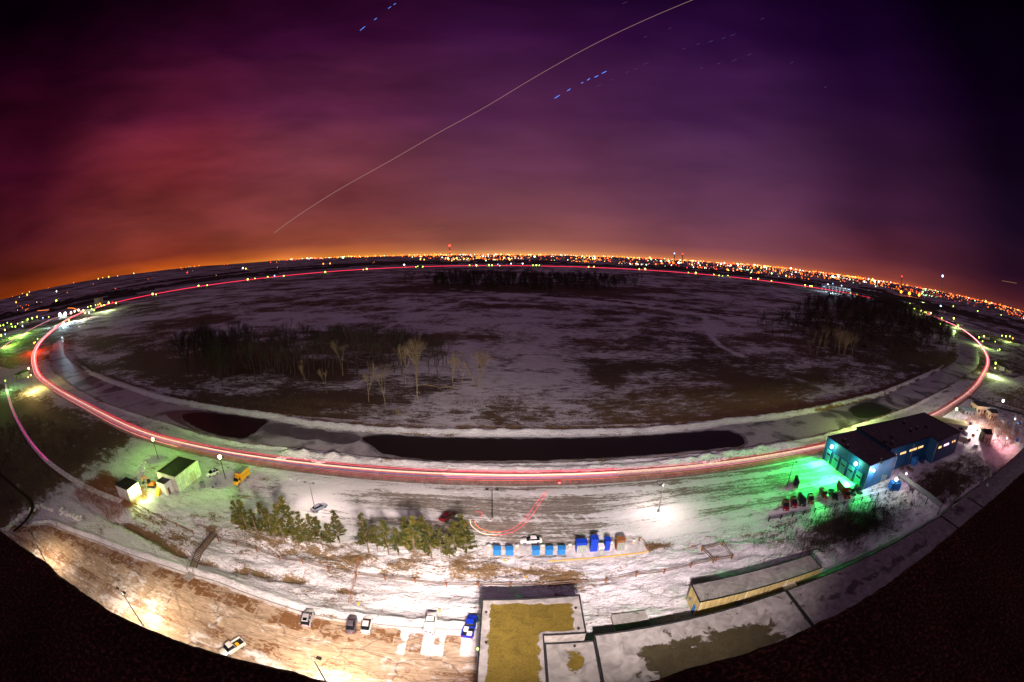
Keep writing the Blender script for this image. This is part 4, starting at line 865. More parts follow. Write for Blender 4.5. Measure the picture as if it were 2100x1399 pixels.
P_silver = paint('silver_paint', (.42, .40, .42)); P_grey = paint('charcoal_paint', (.12, .10, .12)); P_wh = paint('white_car_paint', (.78, .77, .75)); P_blue = paint('blue_car_paint', (.01, .04, .50)); P_red = paint('dark_red_paint', (.16, .005, .012)); P_blk = paint('black_car_paint', (.012, .012, .014)); P_slate = paint('slate_paint', (.22, .23, .30))
def put(kind, p, rear, front, label, **k):
    a, b_ = at(*rear, .5), at(*front, .5); c = (a+b_)/2; rz = math.atan2(b_.y-a.y, b_.x-a.x); return car(kind, p, (c.x, c.y, k.pop('z', .1)), rz, label, **k)
put('suv', P_silver, (627, 1287), (637, 1250), 'silver estate car with a sunroof parked alone, leftmost against the snow bank')
put('sedan', P_grey, (718, 1300), (724, 1262), 'charcoal sedan parked just left of the white sedan')
put('sedan', P_wh, (748, 1303), (757, 1260), 'white sedan parked beside the charcoal sedan')
put('capped', P_wh, (879, 1305), (887, 1256), 'white pickup with a ribbed cap and twin rear windows parked in deep snow')
tb = put('pickup', P_blue, (956, 1314), (972, 1258), 'bright blue pickup with a loaded bed beside the olive roofed building')
b = MB(); b.box((-1.25, .4, 1.05), (.9, .75, .5)); b.box((-2.2, -.35, 1.0), (1.0, .8, .4)); tag(b.build('cargo_boxes', M_white), 'white boxes loaded in the bed of the blue pickup', 'cargo')
bpy.data.objects['cargo_boxes'].matrix_world = Matrix.Translation(tb.location) @ Matrix.Rotation(tb.rotation_euler.z, 4, 'Z')
tb = put('pickup', P_wh, (495, 1319), (459, 1342), 'white pickup at the edge of the ledge with a yellow box in its bed')
b = MB(); b.box((-1.3, .25, 1.0), (.7, .6, .4)); o = tag(b.build('cargo_crate', M_yel), 'yellow crate in the bed of the white pickup', 'crate'); o.matrix_world = Matrix.Translation(tb.location) @ Matrix.Rotation(tb.rotation_euler.z, 4, 'Z')
put('sedan', P_slate, (642, 1048), (667, 1035), 'slate grey sedan under the lit lamp post in the snowy lot')
put('sedan', P_red, (905, 1068), (931, 1052), 'dark red sedan parked alone near the curved light trails')
put('sedan', P_wh, (1111, 1108), (1067, 1110), 'white sedan parked behind the row of small blue cabinets')
put('suv', P_wh, (447, 967), (424, 977), 'white car parked in the green light beside the shed')
put('box', paint('yellow_truck_paint', (.80, .42, .01)), (508, 973), (482, 996), 'yellow box truck parked by the green lamp post')
DK = [((1634, 985), (1631, 1001), 'van', P_blk, 'dark van standing alone by the dark lamp post'), ((1609, 1030), (1613, 1048), 'suv', P_red, 'dark red truck, first on the left of the parked row'), ((1625, 1023), (1630, 1042), 'suv', P_red, 'dark red truck, second in the parked row'), ((1641, 1020), (1647, 1039), 'van', P_blk, 'black van, third in the parked row'),
      ((1659, 1017), (1665, 1035), 'suv', P_red, 'dark red truck, fourth in the parked row beside the gap'), ((1684, 1004), (1694, 1024), 'pickup', P_red, 'red pickup, first right of the gap in the row'), ((1703, 1008), (1715, 1026), 'pickup', P_blk, 'black pickup, second right of the gap in the row'), ((1721, 1001), (1739, 1023), 'box', P_red, 'dark red box truck, biggest vehicle of the row'),
      ((1738, 1001), (1751, 1016), 'pickup', P_blk, 'dark pickup just right of the box truck'), ((1753, 999), (1766, 1014), 'suv', P_blk, 'dark car at the right end of the row by the blue building')]
for a, b_, k, p, lab in DK: put(k, p, a, b_, lab, group='dark work vehicles in the green light')

# ---------------------------------------------------------------- blue cabinets on their terrace behind the lot
t = empty('terrace', (0, 0, 0), 0, 'snow covered concrete terrace with a pipe rail under the blue cabinets', 'terrace')
TP = [(-5.5, 72.4), (28.8, 72.2), (29.5, 67.9), (9, 67.0), (-5.5, 69.6)]
b = MB(); b.prism(TP[::-1], -.6, .5); b.build('slab', M_conc, t); roof_sheet([(x_, y_) for x_, y_ in TP], .53, snow_roof_material((.2, .18, .15), (.68, .66, .66)), lambda x, y: .9 - .5*band(y, 68.2, 69.3, .3)*(x < 12), t, .5)
b = MB(); b.tube([(8, 67.0, .7), (29.3, 67.85, .7)], .12, 5); b.build('edge_beam', M_yel, t)
b = MB(); b.tube([(22, 72.2, 1.5), (28.6, 72.2, 1.5), (29.4, 69.0, 1.5)], .08, 5); b.build('rail', M_rust, t)
for x, y in [(22, 72.2), (28.4, 72.2), (29.4, 69.0)]: b = MB(); b.box((x, y, .9), (.3, .3, 1.3)); b.build('post', M_rust, t)
names = ['first', 'second', 'third', 'fourth', 'fifth']
for i, px in enumerate([1020, 1045, 1098, 1125, 1150]):
    p = at(px, 1126 - (px-1020)*.02, 1.0); yy = 69.6
    t = empty('electrical_cabinet', (p.x, yy, .53), 0, names[i] + ' of the five small light blue cabinets counted from the left', 'cabinet', 'small blue cabinets on the terrace')
    b = MB(); b.box((0, 0, .85), (1.45, 1.2, 1.7)); b.build('body', M_bin, t)
    b = MB(); b.box((0, -.05, 1.74), (1.6, 1.4, .1)); b.build('lid', M_bin, t)
    b = MB(); b.box((-.35, -.62, .85), (.62, .04, 1.4)); b.box((.35, -.62, .85), (.62, .04, 1.4)); b.build('door', M_bin, t)
    b = MB(); b.box((0, 0, .04), (1.7, 1.5, .08)); b.build('base', M_conc, t)
for i, (px, hh, w, top, front, lab) in enumerate([(1190, 2.6, 2.2, M_bin2, M_fin, 'wide blue transformer with pale green fins left of the tall blue cabinets'), (1216, 3.4, 1.5, M_bin2, M_bin2, 'tallest deep blue cabinet with two dark stripes'), (1244, 2.7, 1.1, M_bin2, M_bin2, 'narrow deep blue cabinet right of the tallest one'), (1230, 1.7, 1.1, M_white, M_fin, 'low pale finned unit between the two deep blue cabinets'), (1271, 2.6, 1.8, M_rust, M_fin, 'brown topped transformer with pale fins at the right end')]):
    p = at(px, 1122, 1.0); t = empty('transformer', (p.x, 70.2 if hh > 2 else 69.4, .53), 0, lab, 'transformer', 'large electrical units on the terrace')
    b = MB(); b.box((0, .2, hh/2), (w, 1.5, hh)); b.build('body', top, t); b = MB(); b.box((0, .2, hh+.06), (w+.16, 1.66, .12)); b.build('lid', top, t)
    if front is M_fin:
        b = MB(); b.box((0, -.6, hh*.42), (w-.3, .2, hh*.7))
        for k in range(5): b.box((-w/2+.18+k*(w-.36)/4, -.9, hh*.42), (.16, .55, hh*.7))
        b.build('radiator', front, t)
    else:
        for s_ in (-.22, .22): b = MB(); b.box((w*s_, -.3, hh+.13), (.12, 1.0, .05)); b.build('lifting_bar', M_dark, t)
for i, px in enumerate([1003, 1060, 1112, 1168, 1255, 1302]):
    p = at(px, 1118, .8); t = empty('bollard', (p.x, 71.6, .5), 0, names[i] + ' snow capped bollard from the left on the terrace' if i < 5 else 'last snow capped round bollard on the terrace by the rail', 'bollard', 'snow capped bollards on the terrace')
    b = MB(); b.cyl((0, 0, .35), .32, .7, 10); b.build('post', M_beige, t); b = MB(); b.ball((0, 0, .78), .42, 10, 6, sq=.5); b.build('snow_cap', M_white, t)

# no-entry sign and small yellow hydrants
x, y, h = post_at(1146, 1007, 1145, 995); t = empty('road_sign', (x, y, 0), 0, 'round red no entry sign at the lot entrance beside the road', 'sign')
b = MB(); b.tube([(0, 0, 0), (0, 0, 2.6)], .05, 6); b.build('pole', M_galv, t); b = MB(); b.cyl((0, 0, 2.6), .55, .05, 20, 'y'); pn = b.build('panel', M_red, t); b = MB(); b.box((0, -.035, 2.6), (.8, .02, .2)); b.build('bar', M_white, pn)
for i, (px, py, lab) in enumerate([(1034, 1151, 'small yellow marker in the snow below the blue cabinets'), (1078, 1184, 'small yellow marker in the snow above the pipe fence'), (901, 1250, 'small yellow marker in the snow bank behind the capped pickup'), (735, 1238, 'small yellow marker beside the line of dry grass')]):
    p = at(px, py); z = float(hgt(p.x, p.y)); t = empty('hydrant', (p.x, p.y, z), 0, lab, 'hydrant', 'small yellow markers in the snow'); b = MB(); b.cyl((0, 0, .3), .14, .6, 8); b.build('body', M_yel, t); b = MB(); b.ball((0, 0, .62), .16, 8, 5); b.cyl((0, 0, .42), .07, .5, 6, 'x'); b.build('cap', M_yel, t)
# rubble slab in the road verge
# ---------------------------------------------------------------- left compound
q5 = ats([(323, 968), (370, 937), (408, 950), (358, 980)], 5); cx = sum(p.x for p in q5)/4; cy = sum(p.y for p in q5)/4
LB = [(-103.0, 74.2), (-93.6, 74.2), (-93.6, 86.2), (-103.0, 86.2)]
t = empty('white_shed', (0, 0, 0), 0, 'long white shed with a black flat roof in the green light', 'building')
M_shed = cladding('white_shed_siding', (.7, .7, .62), 1.0); walls(LB, 0, 5, M_shed, t); roof_sheet(LB, 5.0, M_blackroof, lambda x, y: .12 + x*0, t, .8); edging(LB, 5.0, .25, .2, M_cream, t)
b = MB(); b.box((-93.55, 82, 1.6), (.1, 3, 3.0)); b.build('garage_door', M_cream, t)
b = MB(); b.box((-98.5, 72.6, 1.9), (4.0, 3.2, 3.8)); ex = b.build('annex', M_white, t); b = MB(); b.box((-98.5, 72.6, 3.86), (4.1, 3.3, .1)); b.build('annex_roof', M_dark, ex)
b = MB(); b.box((-96.44, 72.2, 1.1), (.06, .9, 2.1)); b.build('door', M_rust, ex)
b = MB(); b.add([(-101.2, 69.5, 0), (-99.4, 69.0, 0), (-99.4, 72.8, 0), (-101.2, 72.8, 0), (-101.2, 72.0, 3.4), (-99.4, 72.0, 3.4), (-99.4, 72.8, 3.4), (-101.2, 72.8, 3.4)], [(0, 1, 5, 4), (4, 5, 6, 7), (0, 4, 7, 3), (1, 2, 6, 5), (0, 3, 2, 1), (2, 3, 7, 6)]); b.build('ramp_cover', M_yel, t)
HB = [(-113.6, 62.0), (-106.6, 62.0), (-106.6, 67.6), (-113.6, 67.6)]
t = empty('white_hut', (0, 0, 0), 0, 'small white hut with a black roof beside the brightest lamp on the left', 'hut')
walls(HB, 0, 4, M_shed, t); roof_sheet(HB, 4.0, M_blackroof, lambda x, y: .15 + x*0, t, .6); edging(HB, 4.0, .2, .15, M_dark, t)
b = MB(); b.box((-106.5, 65, 3.3), (.3, .4, .3)); b.build('wall_lamp', emit('hut_lamp_glow', (.9, 1, .6), 14), t); light('lamp_light', 'POINT', (-104.8, 65.6, 3.4), (.8, 1, .35), 5200, t)
# excavator
c = at(312, 998); t = empty('excavator', (c.x, c.y, 0), R(200), 'small orange excavator in the snow beside the white shed', 'excavator')
for s_ in (-1, 1): b = MB(); loft(b, [(-1.5, .25, .2, .1, .5), (-1.2, .25, .22, 0, .7), (1.2, .25, .22, 0, .7), (1.5, .25, .2, .1, .5)]); o = b.build('track', M_dark, t); o.location = (0, s_*.85, 0)
b = MB(); loft(b, [(-1.5, .9, .8, .8, 1.6), (-.2, .95, .9, .75, 1.7), (1.0, .9, .85, .75, 1.3)]); b.build('body', M_orange, t)
b = MB(); b.box((.35, .4, 1.95), (1.2, .9, 1.2), taper=.85); b.build('cab', M_glassd, t)
b = MB(); b.tube([(.9, -.35, 1.2), (2.0, -.35, 3.0), (3.2, -.35, 3.1)], [.2, .24, .16], 6); b.build('boom', M_orange, t); b = MB(); b.tube([(3.1, -.35, 3.2), (3.7, -.35, 1.5)], [.17, .12], 6); b.build('stick', M_orange, t)
b = MB(); loft(b, [(3.4, .4, .4, .7, 1.5), (3.9, .4, .4, .5, 1.1), (4.1, .4, .35, .6, .7)]); o = b.build('bucket', M_dark, t); o.location = (0, -.35, 0)
c = at(417, 999); t = empty('utility_box', (c.x, c.y, 0), .3, 'grey utility box half buried in snow right of the white shed', 'utility box'); b = MB(); b.box((0, 0, .8), (1.5, 1.2, 1.6)); b.build('body', M_galv, t); b = MB(); b.box((0, 0, 1.64), (1.7, 1.4, .08)); b.build('lid', M_galv, t)
c = at(440, 998); t = empty('trailer', (c.x, c.y, 0), .1, 'low open trailer frame in the snow beside the utility box', 'trailer')
b = MB()
for k in (-1, 1): b.tube([(-2.2, k*.8, .7), (2.2, k*.8, .7)], .07, 4); b.tube([(-2.2, k*.8, 1.2), (2.2, k*.8, 1.2)], .04, 4)
for k in range(6): b.tube([(-2.2+k*.88, -.8, .7), (-2.2+k*.88, .8, .7)], .05, 4)
b.build('frame', M_galv, t); wheels(t, (0,), .95, .32)
# spoil heap of ploughed snow lumps left of the shed
def heap(pts, n, r, name, label, mtl, seed=1):
    rnd = random.Random(seed); b = MB()
    P = [at(*p) for p in pts]
    for i in range(n):
        k = rnd.random()*(len(P)-1.001); i0 = int(k); p = P[i0].lerp(P[i0+1], k-i0); rr = r*rnd.uniform(.4, 1.1); q_ = p + Vector((rnd.gauss(0, r*.7), rnd.gauss(0, r*.7), 0))
        o0 = len(b.v); b.ball((q_.x, q_.y, rr*.1), rr, 8, 5, sq=.8)
        for j in range(o0, len(b.v)): v = b.v[j]; b.v[j] = (v[0]+rnd.gauss(0, rr*.14), v[1]+rnd.gauss(0, rr*.14), v[2]+rnd.gauss(0, rr*.12))
    o = b.build(name, mtl); return tag(o, kind='stuff')
M_snowlump = pbr('snow_lumps', (.66, .65, .66), .85, var=.25, scale=1.5, bump=.4, bscale=3)
heap([(262, 1002), (275, 985), (290, 965), (305, 948)], 60, .9, 'snow_heap', '', M_snowlump, 3)
heap([(570, 945), (590, 936), (615, 935), (640, 942), (665, 948)], 70, 1.0, 'snow_heap', '', M_snowlump, 4)
heap([(1440, 950), (1480, 941), (1530, 930), (1580, 922), (1625, 914)], 120, .95, 'snow_heap', '', M_snowlump, 5)
heap([(10, 1090), (40, 1060), (80, 1040), (130, 1050), (170, 1065)], 90, .9, 'snow_heap', '', M_snowlump, 6)

# ---------------------------------------------------------------- blue building
ZB = 8.0
FR = [(105.0, 75.2), (122.6, 76.6), (122.6, 100.4), (105.0, 99.2)]
t = empty('blue_building', (0, 0, 0), 0, 'large dark blue metal building with roll up doors and two green floodlights', 'building')
walls(FR, 0, ZB, M_blue, t); roof_sheet(FR, ZB, M_greyroof, lambda x, y: .0 + x*0, t, 1.2); edging(FR, ZB, .3, .25, M_dblue, t)
RE = [(122.7, 80.4), (153.5, 80.8), (153.5, 76.0), (178.5, 76.6), (178.5, 101.8), (122.7, 100.6)]
walls(RE, 0, ZB+.9, M_blue, t, 'rear_wall'); roof_sheet(RE, ZB+.9, M_greyroof, lambda x, y: .0 + x*0, t, 1.5); edging(RE, ZB+.9, .35, .3, M_dark, t)
for k in range(5):
    yc = 96.3 - k*4.35; w = 3.3 if k != 0 else 2.6; hh = 4.6
    b = MB(); b.box((104.93, yc, hh/2), (.1, w, hh))
    for j in range(5): b.box((104.86, yc, .5+j*.9), (.05, w, .08))
    dr = b.build('garage_door', pbr('teal_door', (.08, .32, .34), .5, var=.1), t)
    b = MB(); b.box((104.84, yc, 3.0), (.04, w*.7, .5)); b.build('door_window', M_glassd, dr)
    b = MB(); b.box((104.9, yc+w/2+.16, hh/2), (.2, .2, hh+.2)); b.box((104.9, yc-w/2-.16, hh/2), (.2, .2, hh+.2)); b.box((104.9, yc, hh+.14), (.2, w+.5, .2)); b.build('door_frame', M_dblue, t)
for k in range(6):
    yc = 98.6 - k*4.35; t2 = empty('bollard', (103.9, yc, 0), 0, 'yellow bollard %s, by the garage doors' % ['nearest the road', 'second from the road', 'third from the road', 'fourth from the road', 'fifth from the road', 'at the corner farthest from the road'][k], 'bollard', 'yellow bollards before the garage doors')
    b = MB(); b.cyl((0, 0, .6), .13, 1.2, 8); b.build('post', M_yel, t2); b = MB(); b.ball((0, 0, 1.2), .13, 8, 5); b.build('cap', M_yel, t2)
for k, (yy, w) in enumerate([(95.2, 42000), (81.5, 42000)]):
    b = MB(); b.box((104.75, yy, 6.4), (.5, .7, .35)); hd = b.build('floodlight', M_dark, t); b = MB(); b.ball((104.4, yy, 6.25), .6, 10, 7); b.build('bulb', emit('flood_glow', (.5, 1, .8), 14), hd)
    light('floodlight_light', 'SPOT', (103.9, yy, 6.6), EMR, w*3.6, t, .4, 132, Vector((-1, -.35, -1.0)).to_track_quat('-Z', 'Y').to_euler())
    light('floodlight_light', 'POINT', (103.4, yy, 6.2), (.2, 1, .6), 1600, t, .3)
b = MB(); b.ball((107.5, 74.9, 6.4), .4, 10, 7); b.build('corner_lamp', emit('corner_glow', (.8, 1, .9), 12), t); light('lamp_light', 'POINT', (148, 103.2, 6.5), (.72, 1, .25), 60000, t, .4)
b = MB(); b.box((148, 102.0, 6.6), (.6, 1.6, .3)); b.build('floodlight', M_dark, t)
light('lamp_light', 'POINT', (107.5, 73.8, 6.2), (.5, .8, 1), 2400, t, .3)
for xx, yy in [(105.0, 99.4), (104.9, 75.0), (122.4, 76.4), (140, 80.5), (153.4, 75.9), (178.6, 76.4)]: b = MB(); b.tube([(xx, yy-.08, 0), (xx, yy-.08, 8.0)], .09, 5); b.build('downpipe', M_galv, t)
for (xa, n_) in ((126, 2), (131.5, 3), (138.5, 4), (145.5, 3)):
    for j in range(n_): b = MB(); b.box((xa+j*1.5, 80.45+(xa-122)*.012, 5.9), (1.2, .12, .8)); b.build('window', M_window, t)
for j in range(2): b = MB(); b.box((157+j*1.5, 76.05, 5.9), (1.2, .12, .8)); b.build('window', M_window, t)
for j in range(4): b = MB(); b.box((162.5+j*1.3, 76.18, 5.9), (1.1, .12, .8)); b.build('window', M_windowp, t)
for j in range(2): b = MB(); b.box((171.5+j*2.4, 76.4, 5.9), (1.0, .12, .8)); b.build('window', M_window, t)
for i, (px, py) in enumerate([(1731, 905), (1737, 917), (1815, 907), (1828, 897), (1829, 910), (1868, 884), (1880, 879), (1854, 868), (1899, 876), (1806, 947)]):
    z = ZB + (.9 if px > 1760 and i != 9 else 0); p = at(px, py, z+.3)
    t2 = empty('roof_vent', (p.x, p.y, z), .1*i, 'small dark rooftop vent on the blue building, ' + ['far left front', 'left front centre', 'left of rear roof', 'left pair with tall stack', 'lone low box near the left pair', 'middle of rear roof', 'right of the middle one', 'near the pond side edge', 'rightmost small dome', 'near corner of the front roof'][i], 'roof vent', 'vents on the blue building')
    b = MB(); b.box((0, 0, .4), (1.5, 1.2, .8)); b.build('body', M_dark, t2); b = MB(); b.cyl((.3, 0, .95), .25, .6, 8); b.ball((.3, 0, 1.3), .34, 8, 5, sq=.5); b.build('cap', M_galv, t2)
# yard things beside it
def crate(x, y, w, d, h, m, name, label, cat_, z=0, rz=0):
    t = empty(name, (x, y, z), rz, label, cat_); b = MB(); b.box((0, 0, h/2), (w, d, h)); b.build('body', m, t); b = MB(); b.box((0, 0, h+.05), (w+.1, d+.1, .1)); b.build('lid', m, t)
    b = MB(); n = max(3, int(w/.5)); b.box((0, -d/2-.02, h*.1), (w*.96, .04, h*.12))
    for k in range(n): b.box((-w/2+.2+k*(w-.4)/(n-1), -d/2-.03, h/2+.03), (.08, .055, h*.9))
    b.build('ribbing', m, t)
c = at(1873, 952); crate(c.x, c.y, 3, 2.4, 2.6, M_bin, 'dumpster', 'blue dumpster in the yard behind the blue building', 'dumpster', rz=.3)
c = at(1890, 948); crate(c.x, c.y, 2.4, 1.4, 1.2, M_dblue, 'dumpster', 'low dark blue skip right of the blue dumpster', 'dumpster', rz=.1)
for i, (px, py) in enumerate([(1852, 955), (1862, 962), (1868, 966), (1848, 962)]):
    c = at(px, py); crate(c.x, c.y, 2.2, 1.4, .6, M_wood, 'pallet_stack', ['pallet stack closest to the blue wall', 'pallet stack in front of the dumpster', 'rightmost low pallet stack', 'pallet stack nearest the garage corner'][i], 'pallet', rz=i)
c = at(1832, 1003); crate(c.x, c.y, 4, 2.6, 2.4, M_bin, 'storage_container', 'blue storage container under the hot white lamp', 'container', rz=-.5)
c = at(1805, 990); t = empty('yard_gate', (c.x, c.y, 0), -.4, 'slatted wooden gate leaning beside the corner of the blue building', 'gate')
for k in range(7): b = MB(); b.box((-1.8+k*.6, 0, 1.4), (.14, .1, 2.8)); b.build('slat', M_beige, t)
b = MB(); b.box((0, .1, .5), (4, .08, .15)); b.box((0, .1, 2.4), (4, .08, .15)); b.build('rail', M_wood, t)
x, y = at(1824, 1003).x, at(1824, 1003).y
lamp_post(x, y-1.5, 4.2, 'hot white lamp beside the blue container', (1, .93, .8), 4200, 1, True, glow=16, br=.5, group='lamps round the blue building')
c = at(1853, 988); lamp_post(c.x, c.y, 3, 'small pink lamp by the pipe bridge behind the hot white lamp', (1, .6, .85), 900, 1, True, glow=10, br=.3, group='lamps round the blue building')
P = ats([(1840, 985), (1872, 1008), (1900, 1028), (1925, 1050)], 1.0)
t = empty('pipe_bridge', (0, 0, 0), 0, 'narrow covered pipe bridge running from the yard to the flat roofs', 'pipe bridge')
b = MB(); b.tube([p+Vector((0, 0, 2)) for p in P], .9, 4); b.build('duct', M_galv, t)
for p in P: b = MB(); b.box((p.x, p.y, 1.3), (.3, .3, 2.6)); b.build('post', M_dark, t)

# ---------------------------------------------------------------- right edge yard
def house(px, py, w, d, h, rz, m, label, roof_h=1.6, name='house', rm=None, z=0, group=None):
    c = at(px, py) if z == 0 else Vector((px, py, 0)); t = empty(name, (c.x, c.y, 0), rz, label, 'house' if name == 'house' else 'building', group)
    b = MB(); b.box((0, 0, h/2), (w, d, h)); b.build('wall', m, t)
    b = MB(); e = .3; b.add([(-w/2-e, -d/2-e, h), (w/2+e, -d/2-e, h), (w/2+e, d/2+e, h), (-w/2-e, d/2+e, h), (-w/2-e, 0, h+roof_h), (w/2+e, 0, h+roof_h)], [(0, 1, 5, 4), (2, 3, 4, 5), (0, 4, 3), (1, 2, 5), (0, 3, 2, 1)]); b.build('roof', rm or M_dark, t)
    for s_ in (-.28, .28): b = MB(); b.box((s_*w, -d/2-.03, h*.5), (w*.12, .06, h*.3)); b.build('window', M_glassd, t); b = MB(); b.box((-w/2-.03, s_*d, h*.5), (.06, d*.14, h*.3)); b.build('window', M_glassd, t)
    b = MB(); b.box((0, -d/2-.03, h*.33), (1.1, .06, h*.62)); b.build('door', M_wood, t); return t
house(2005, 848, 11, 9, 5.5, -.5, M_beige, 'beige two storey house with a dark pitched roof at the right edge')
house(2032, 860, 7, 6, 4.5, -.5, M_beige, 'smaller beige house right of the bigger beige house')
house(2018, 905, 6, 6, 4.5, -.5, M_cream, 'lone cream hut at the end of the yard path')
house(1945, 878, 24, 8, 3.6, -.65, M_cream, 'long low cream shed behind the blue building', .5, 'long_shed', snow_roof_material((.3, .3, .12)))
house(1984, 848, 12, 8, 2.5, -.5, M_galv, 'flat pale blue shed beside the bigger beige house', .3, 'low_shed', pbr('pale_blue_roof', (.25, .4, .42), .5))
for i, (px, py, lab) in enumerate([(1978, 892, 'van'), (1968, 908, 'box'), (1990, 872, 'suv')]):
    c = at(px, py); car(lab, [P_wh, paint('cream_truck_paint', (.5, .42, .3)), P_blk][i], (c.x, c.y, .05), [.8, 2.2, .2][i], ['white van parked beside the long cream shed', 'pale truck parked behind the corner of the blue building', 'dark car on bare earth between the beige house and the shed'][i])
c = at(2075, 885); light('yard_lamp_and_fill', 'POINT', (c.x, c.y, 7), (1, .86, .92), 130000); c9 = at(2000, 882); light('yard_lamp_and_fill', 'POINT', (c9.x, c9.y, 8), (1, .80, .76), 60000); c2 = c  # the second light has no fixture, added to brighten the yard
lamp_post(c.x, c.y, 7, 'second white yard lamp beyond the smaller beige house', (1, .86, .92), 0, 1, True, glow=8, br=.4)
c = at(2060, 915); lamp_post(c.x, c.y, 4, 'red glowing lamp among the bushes at the right edge', (1, .25, .3), 16000, 1, True, glow=6, br=.5)

for i, (px, py, k, lab) in enumerate([(1995, 895, 0, 'rusty drum group on the snow beside the white van'), (2003, 884, 1, 'grey crate in the snow between the two beige houses'), (2012, 880, 2, 'wooden crate below the smaller beige house'), (1987, 905, 0, 'rusty bin on the yard path'), (2000, 918, 1, 'grey bin before the lone cream hut'), (2022, 885, 2, 'long timber box near the smaller beige house'), (1962, 893, 1, 'grey box behind the corner of the blue building'), (1972, 884, 0, 'rusty box between the long shed and the van'), (2045, 895, 1, 'grey crate by the second white yard lamp'), (2068, 880, 2, 'timber box right of the second white yard lamp'), (2085, 905, 3, 'blue crate near the right edge of the yard'), (2090, 870, 3, 'blue bin at the right edge of the yard')]):
    c = at(px, py); crate(c.x, c.y, [1.6, 2.2, 3.0, 2.0][k], [1.4, 1.6, 1.2, 1.6][k], [1.3, 1.5, 1.0, 1.4][k], [M_rust, M_galv, M_wood, M_bin][k], 'storage_box', lab, 'box', rz=i*.7)

# ---------------------------------------------------------------- trees
def bare_mesh(h, seed, spread=.45, depth=5, r0=None, up=.55):
    rnd = random.Random(seed); T = MB(); Cn = MB(); r0 = r0 or h*.011
    def go(p, d, L_, r, k):
        q_ = p + d*L_; mid = p + d*L_*.5 + Vector((rnd.gauss(0, 1), rnd.gauss(0, 1), 0))*L_*.05
        (T if k < 2 else Cn).tube([p, mid, q_], [r, r*.85, r*.68], 4 if k < 2 else 3, cap=False)
        if k >= depth:
            for j in range(3):
                e = (d + Vector((rnd.gauss(0, .5), rnd.gauss(0, .5), rnd.gauss(.2, .3)))).normalized()*L_*rnd.uniform(.6, 1.1); w = Vector((-e.y, e.x, 0)).normalized()*r*.9
                Cn.add([q_-w, q_+w, q_+e], [(0, 1, 2)])
            return
        n = rnd.choice((2, 3, 3)) if k else rnd.choice((2, 3))
        for j in range(n):
            a = rnd.uniform(0, 2*math.pi); s_ = spread*rnd.uniform(.5, 1.3); e = (d + Vector((math.cos(a)*s_, math.sin(a)*s_, up*.25))).normalized()
            go(mid.lerp(q_, rnd.uniform(.5, 1)) if j else q_, e, L_*rnd.uniform(.62, .82), r*.66, k+1)
    go(Vector((0, 0, -.3)), Vector((rnd.gauss(0, .04), rnd.gauss(0, .04), 1)).normalized(), h*.27, r0, 0)
    zm = max(v[2] for v in Cn.v); k = h/zm
    T.v = [(a*k, b_*k, c_*k) for a, b_, c_ in T.v]; Cn.v = [(a*k, b_*k, c_*k) for a, b_, c_ in Cn.v]
    return T, Cn
protos = []
def bare_proto(h, seed, m, **k):
    T, Cn = bare_mesh(h, seed, **k); t = empty('bare_tree', (0, 0, -500), 0, 'bare tree', 'tree'); T.build('trunk', m, t); Cn.build('crown', m, t); protos.append(t); return t
dark_ = [bare_proto(24, 100+i, M_darkbark, spread=.42, r0=.30, depth=6 if i < 2 else 5) for i in range(5)]
pale_ = [bare_proto(22, 200+i, M_bark, spread=.40, depth=6, r0=.2, up=.8) for i in range(4)]
single = []
for i in range(4):
    T, Cn = bare_mesh(24, 300+i, depth=5, spread=.42, r0=.32); T.add(Cn.v, Cn.f); o = T.build('bare_tree', M_darkbark); o.location = (0, 0, -500); single.append(o); tag(o, 'bare tree', 'tree')
M_brownbark = pbr('brown_bark', (.05, .036, .026), .9, var=.4, scale=.5)
def gz(x, y): return float(hgt(x, y))
def plant(P, x, y, s, label, group):
    return dup(P, (x, y, gz(x, y)-.1), random.uniform(0, 6.28), (s, s, s*random.uniform(.9, 1.1)), label, group)
def in_poly(poly_px, n, ymin=0, mind=3.5, seed=0):
    rnd = random.Random(seed); poly = [tuple(at(*p))[:2] for p in poly_px]; xs = [p[0] for p in poly]; ys = [p[1] for p in poly]; out = []; tr = 0
    while len(out) < n and tr < n*60:
        tr += 1; x, y = rnd.uniform(min(xs), max(xs)), rnd.uniform(min(ys), max(ys))
        if inside(np.array([x]), np.array([y]), poly)[0] and all((x-a)**2+(y-b_)**2 > mind**2 for a, b_ in out): out.append((x, y))
    return out
# named, distinct trees of the near grove
for px, py, top, lab in [(857, 822, 683, 'tallest pale yellow bare tree at the front of the near grove'), (833, 790, 700, 'pale bare tree just left behind the tallest one'), (757, 825, 740, 'broad pale bushy bare tree left of the tallest one'), (790, 830, 745, 'dark trunked bare tree right of the broad pale one'), (670, 806, 750, 'small forked pale tree standing alone in front of the grove'), (703, 770, 690, 'slim pale tree in the middle of the dark grove'), (930, 795, 715, 'slim pale tree at the right end of the grove'), (948, 793, 730, 'thin pale trunk right of the grove'), (982, 795, 715, 'first of two tall thin pale trees right of the grove'), (988, 797, 712, 'second of two tall thin pale trees right of the grove'), (818, 868, 832, 'tiny pale sapling near the pond bank'), (626, 785, 735, 'leaning dark bush like tree in front of the left grove')]:
    p = at(px, py); d = ray(px, top); hh = H + d.z*math.hypot(p.x, p.y)/math.hypot(d.x, d.y)
    o = dup(random.choice(pale_), (p.x, p.y, gz(p.x, p.y)-.1), random.uniform(0, 6), hh/22, lab)
G1 = [(365, 768), (450, 795), (520, 790), (620, 778), (700, 768), (800, 772), (900, 768), (925, 742), (700, 736), (380, 730)]
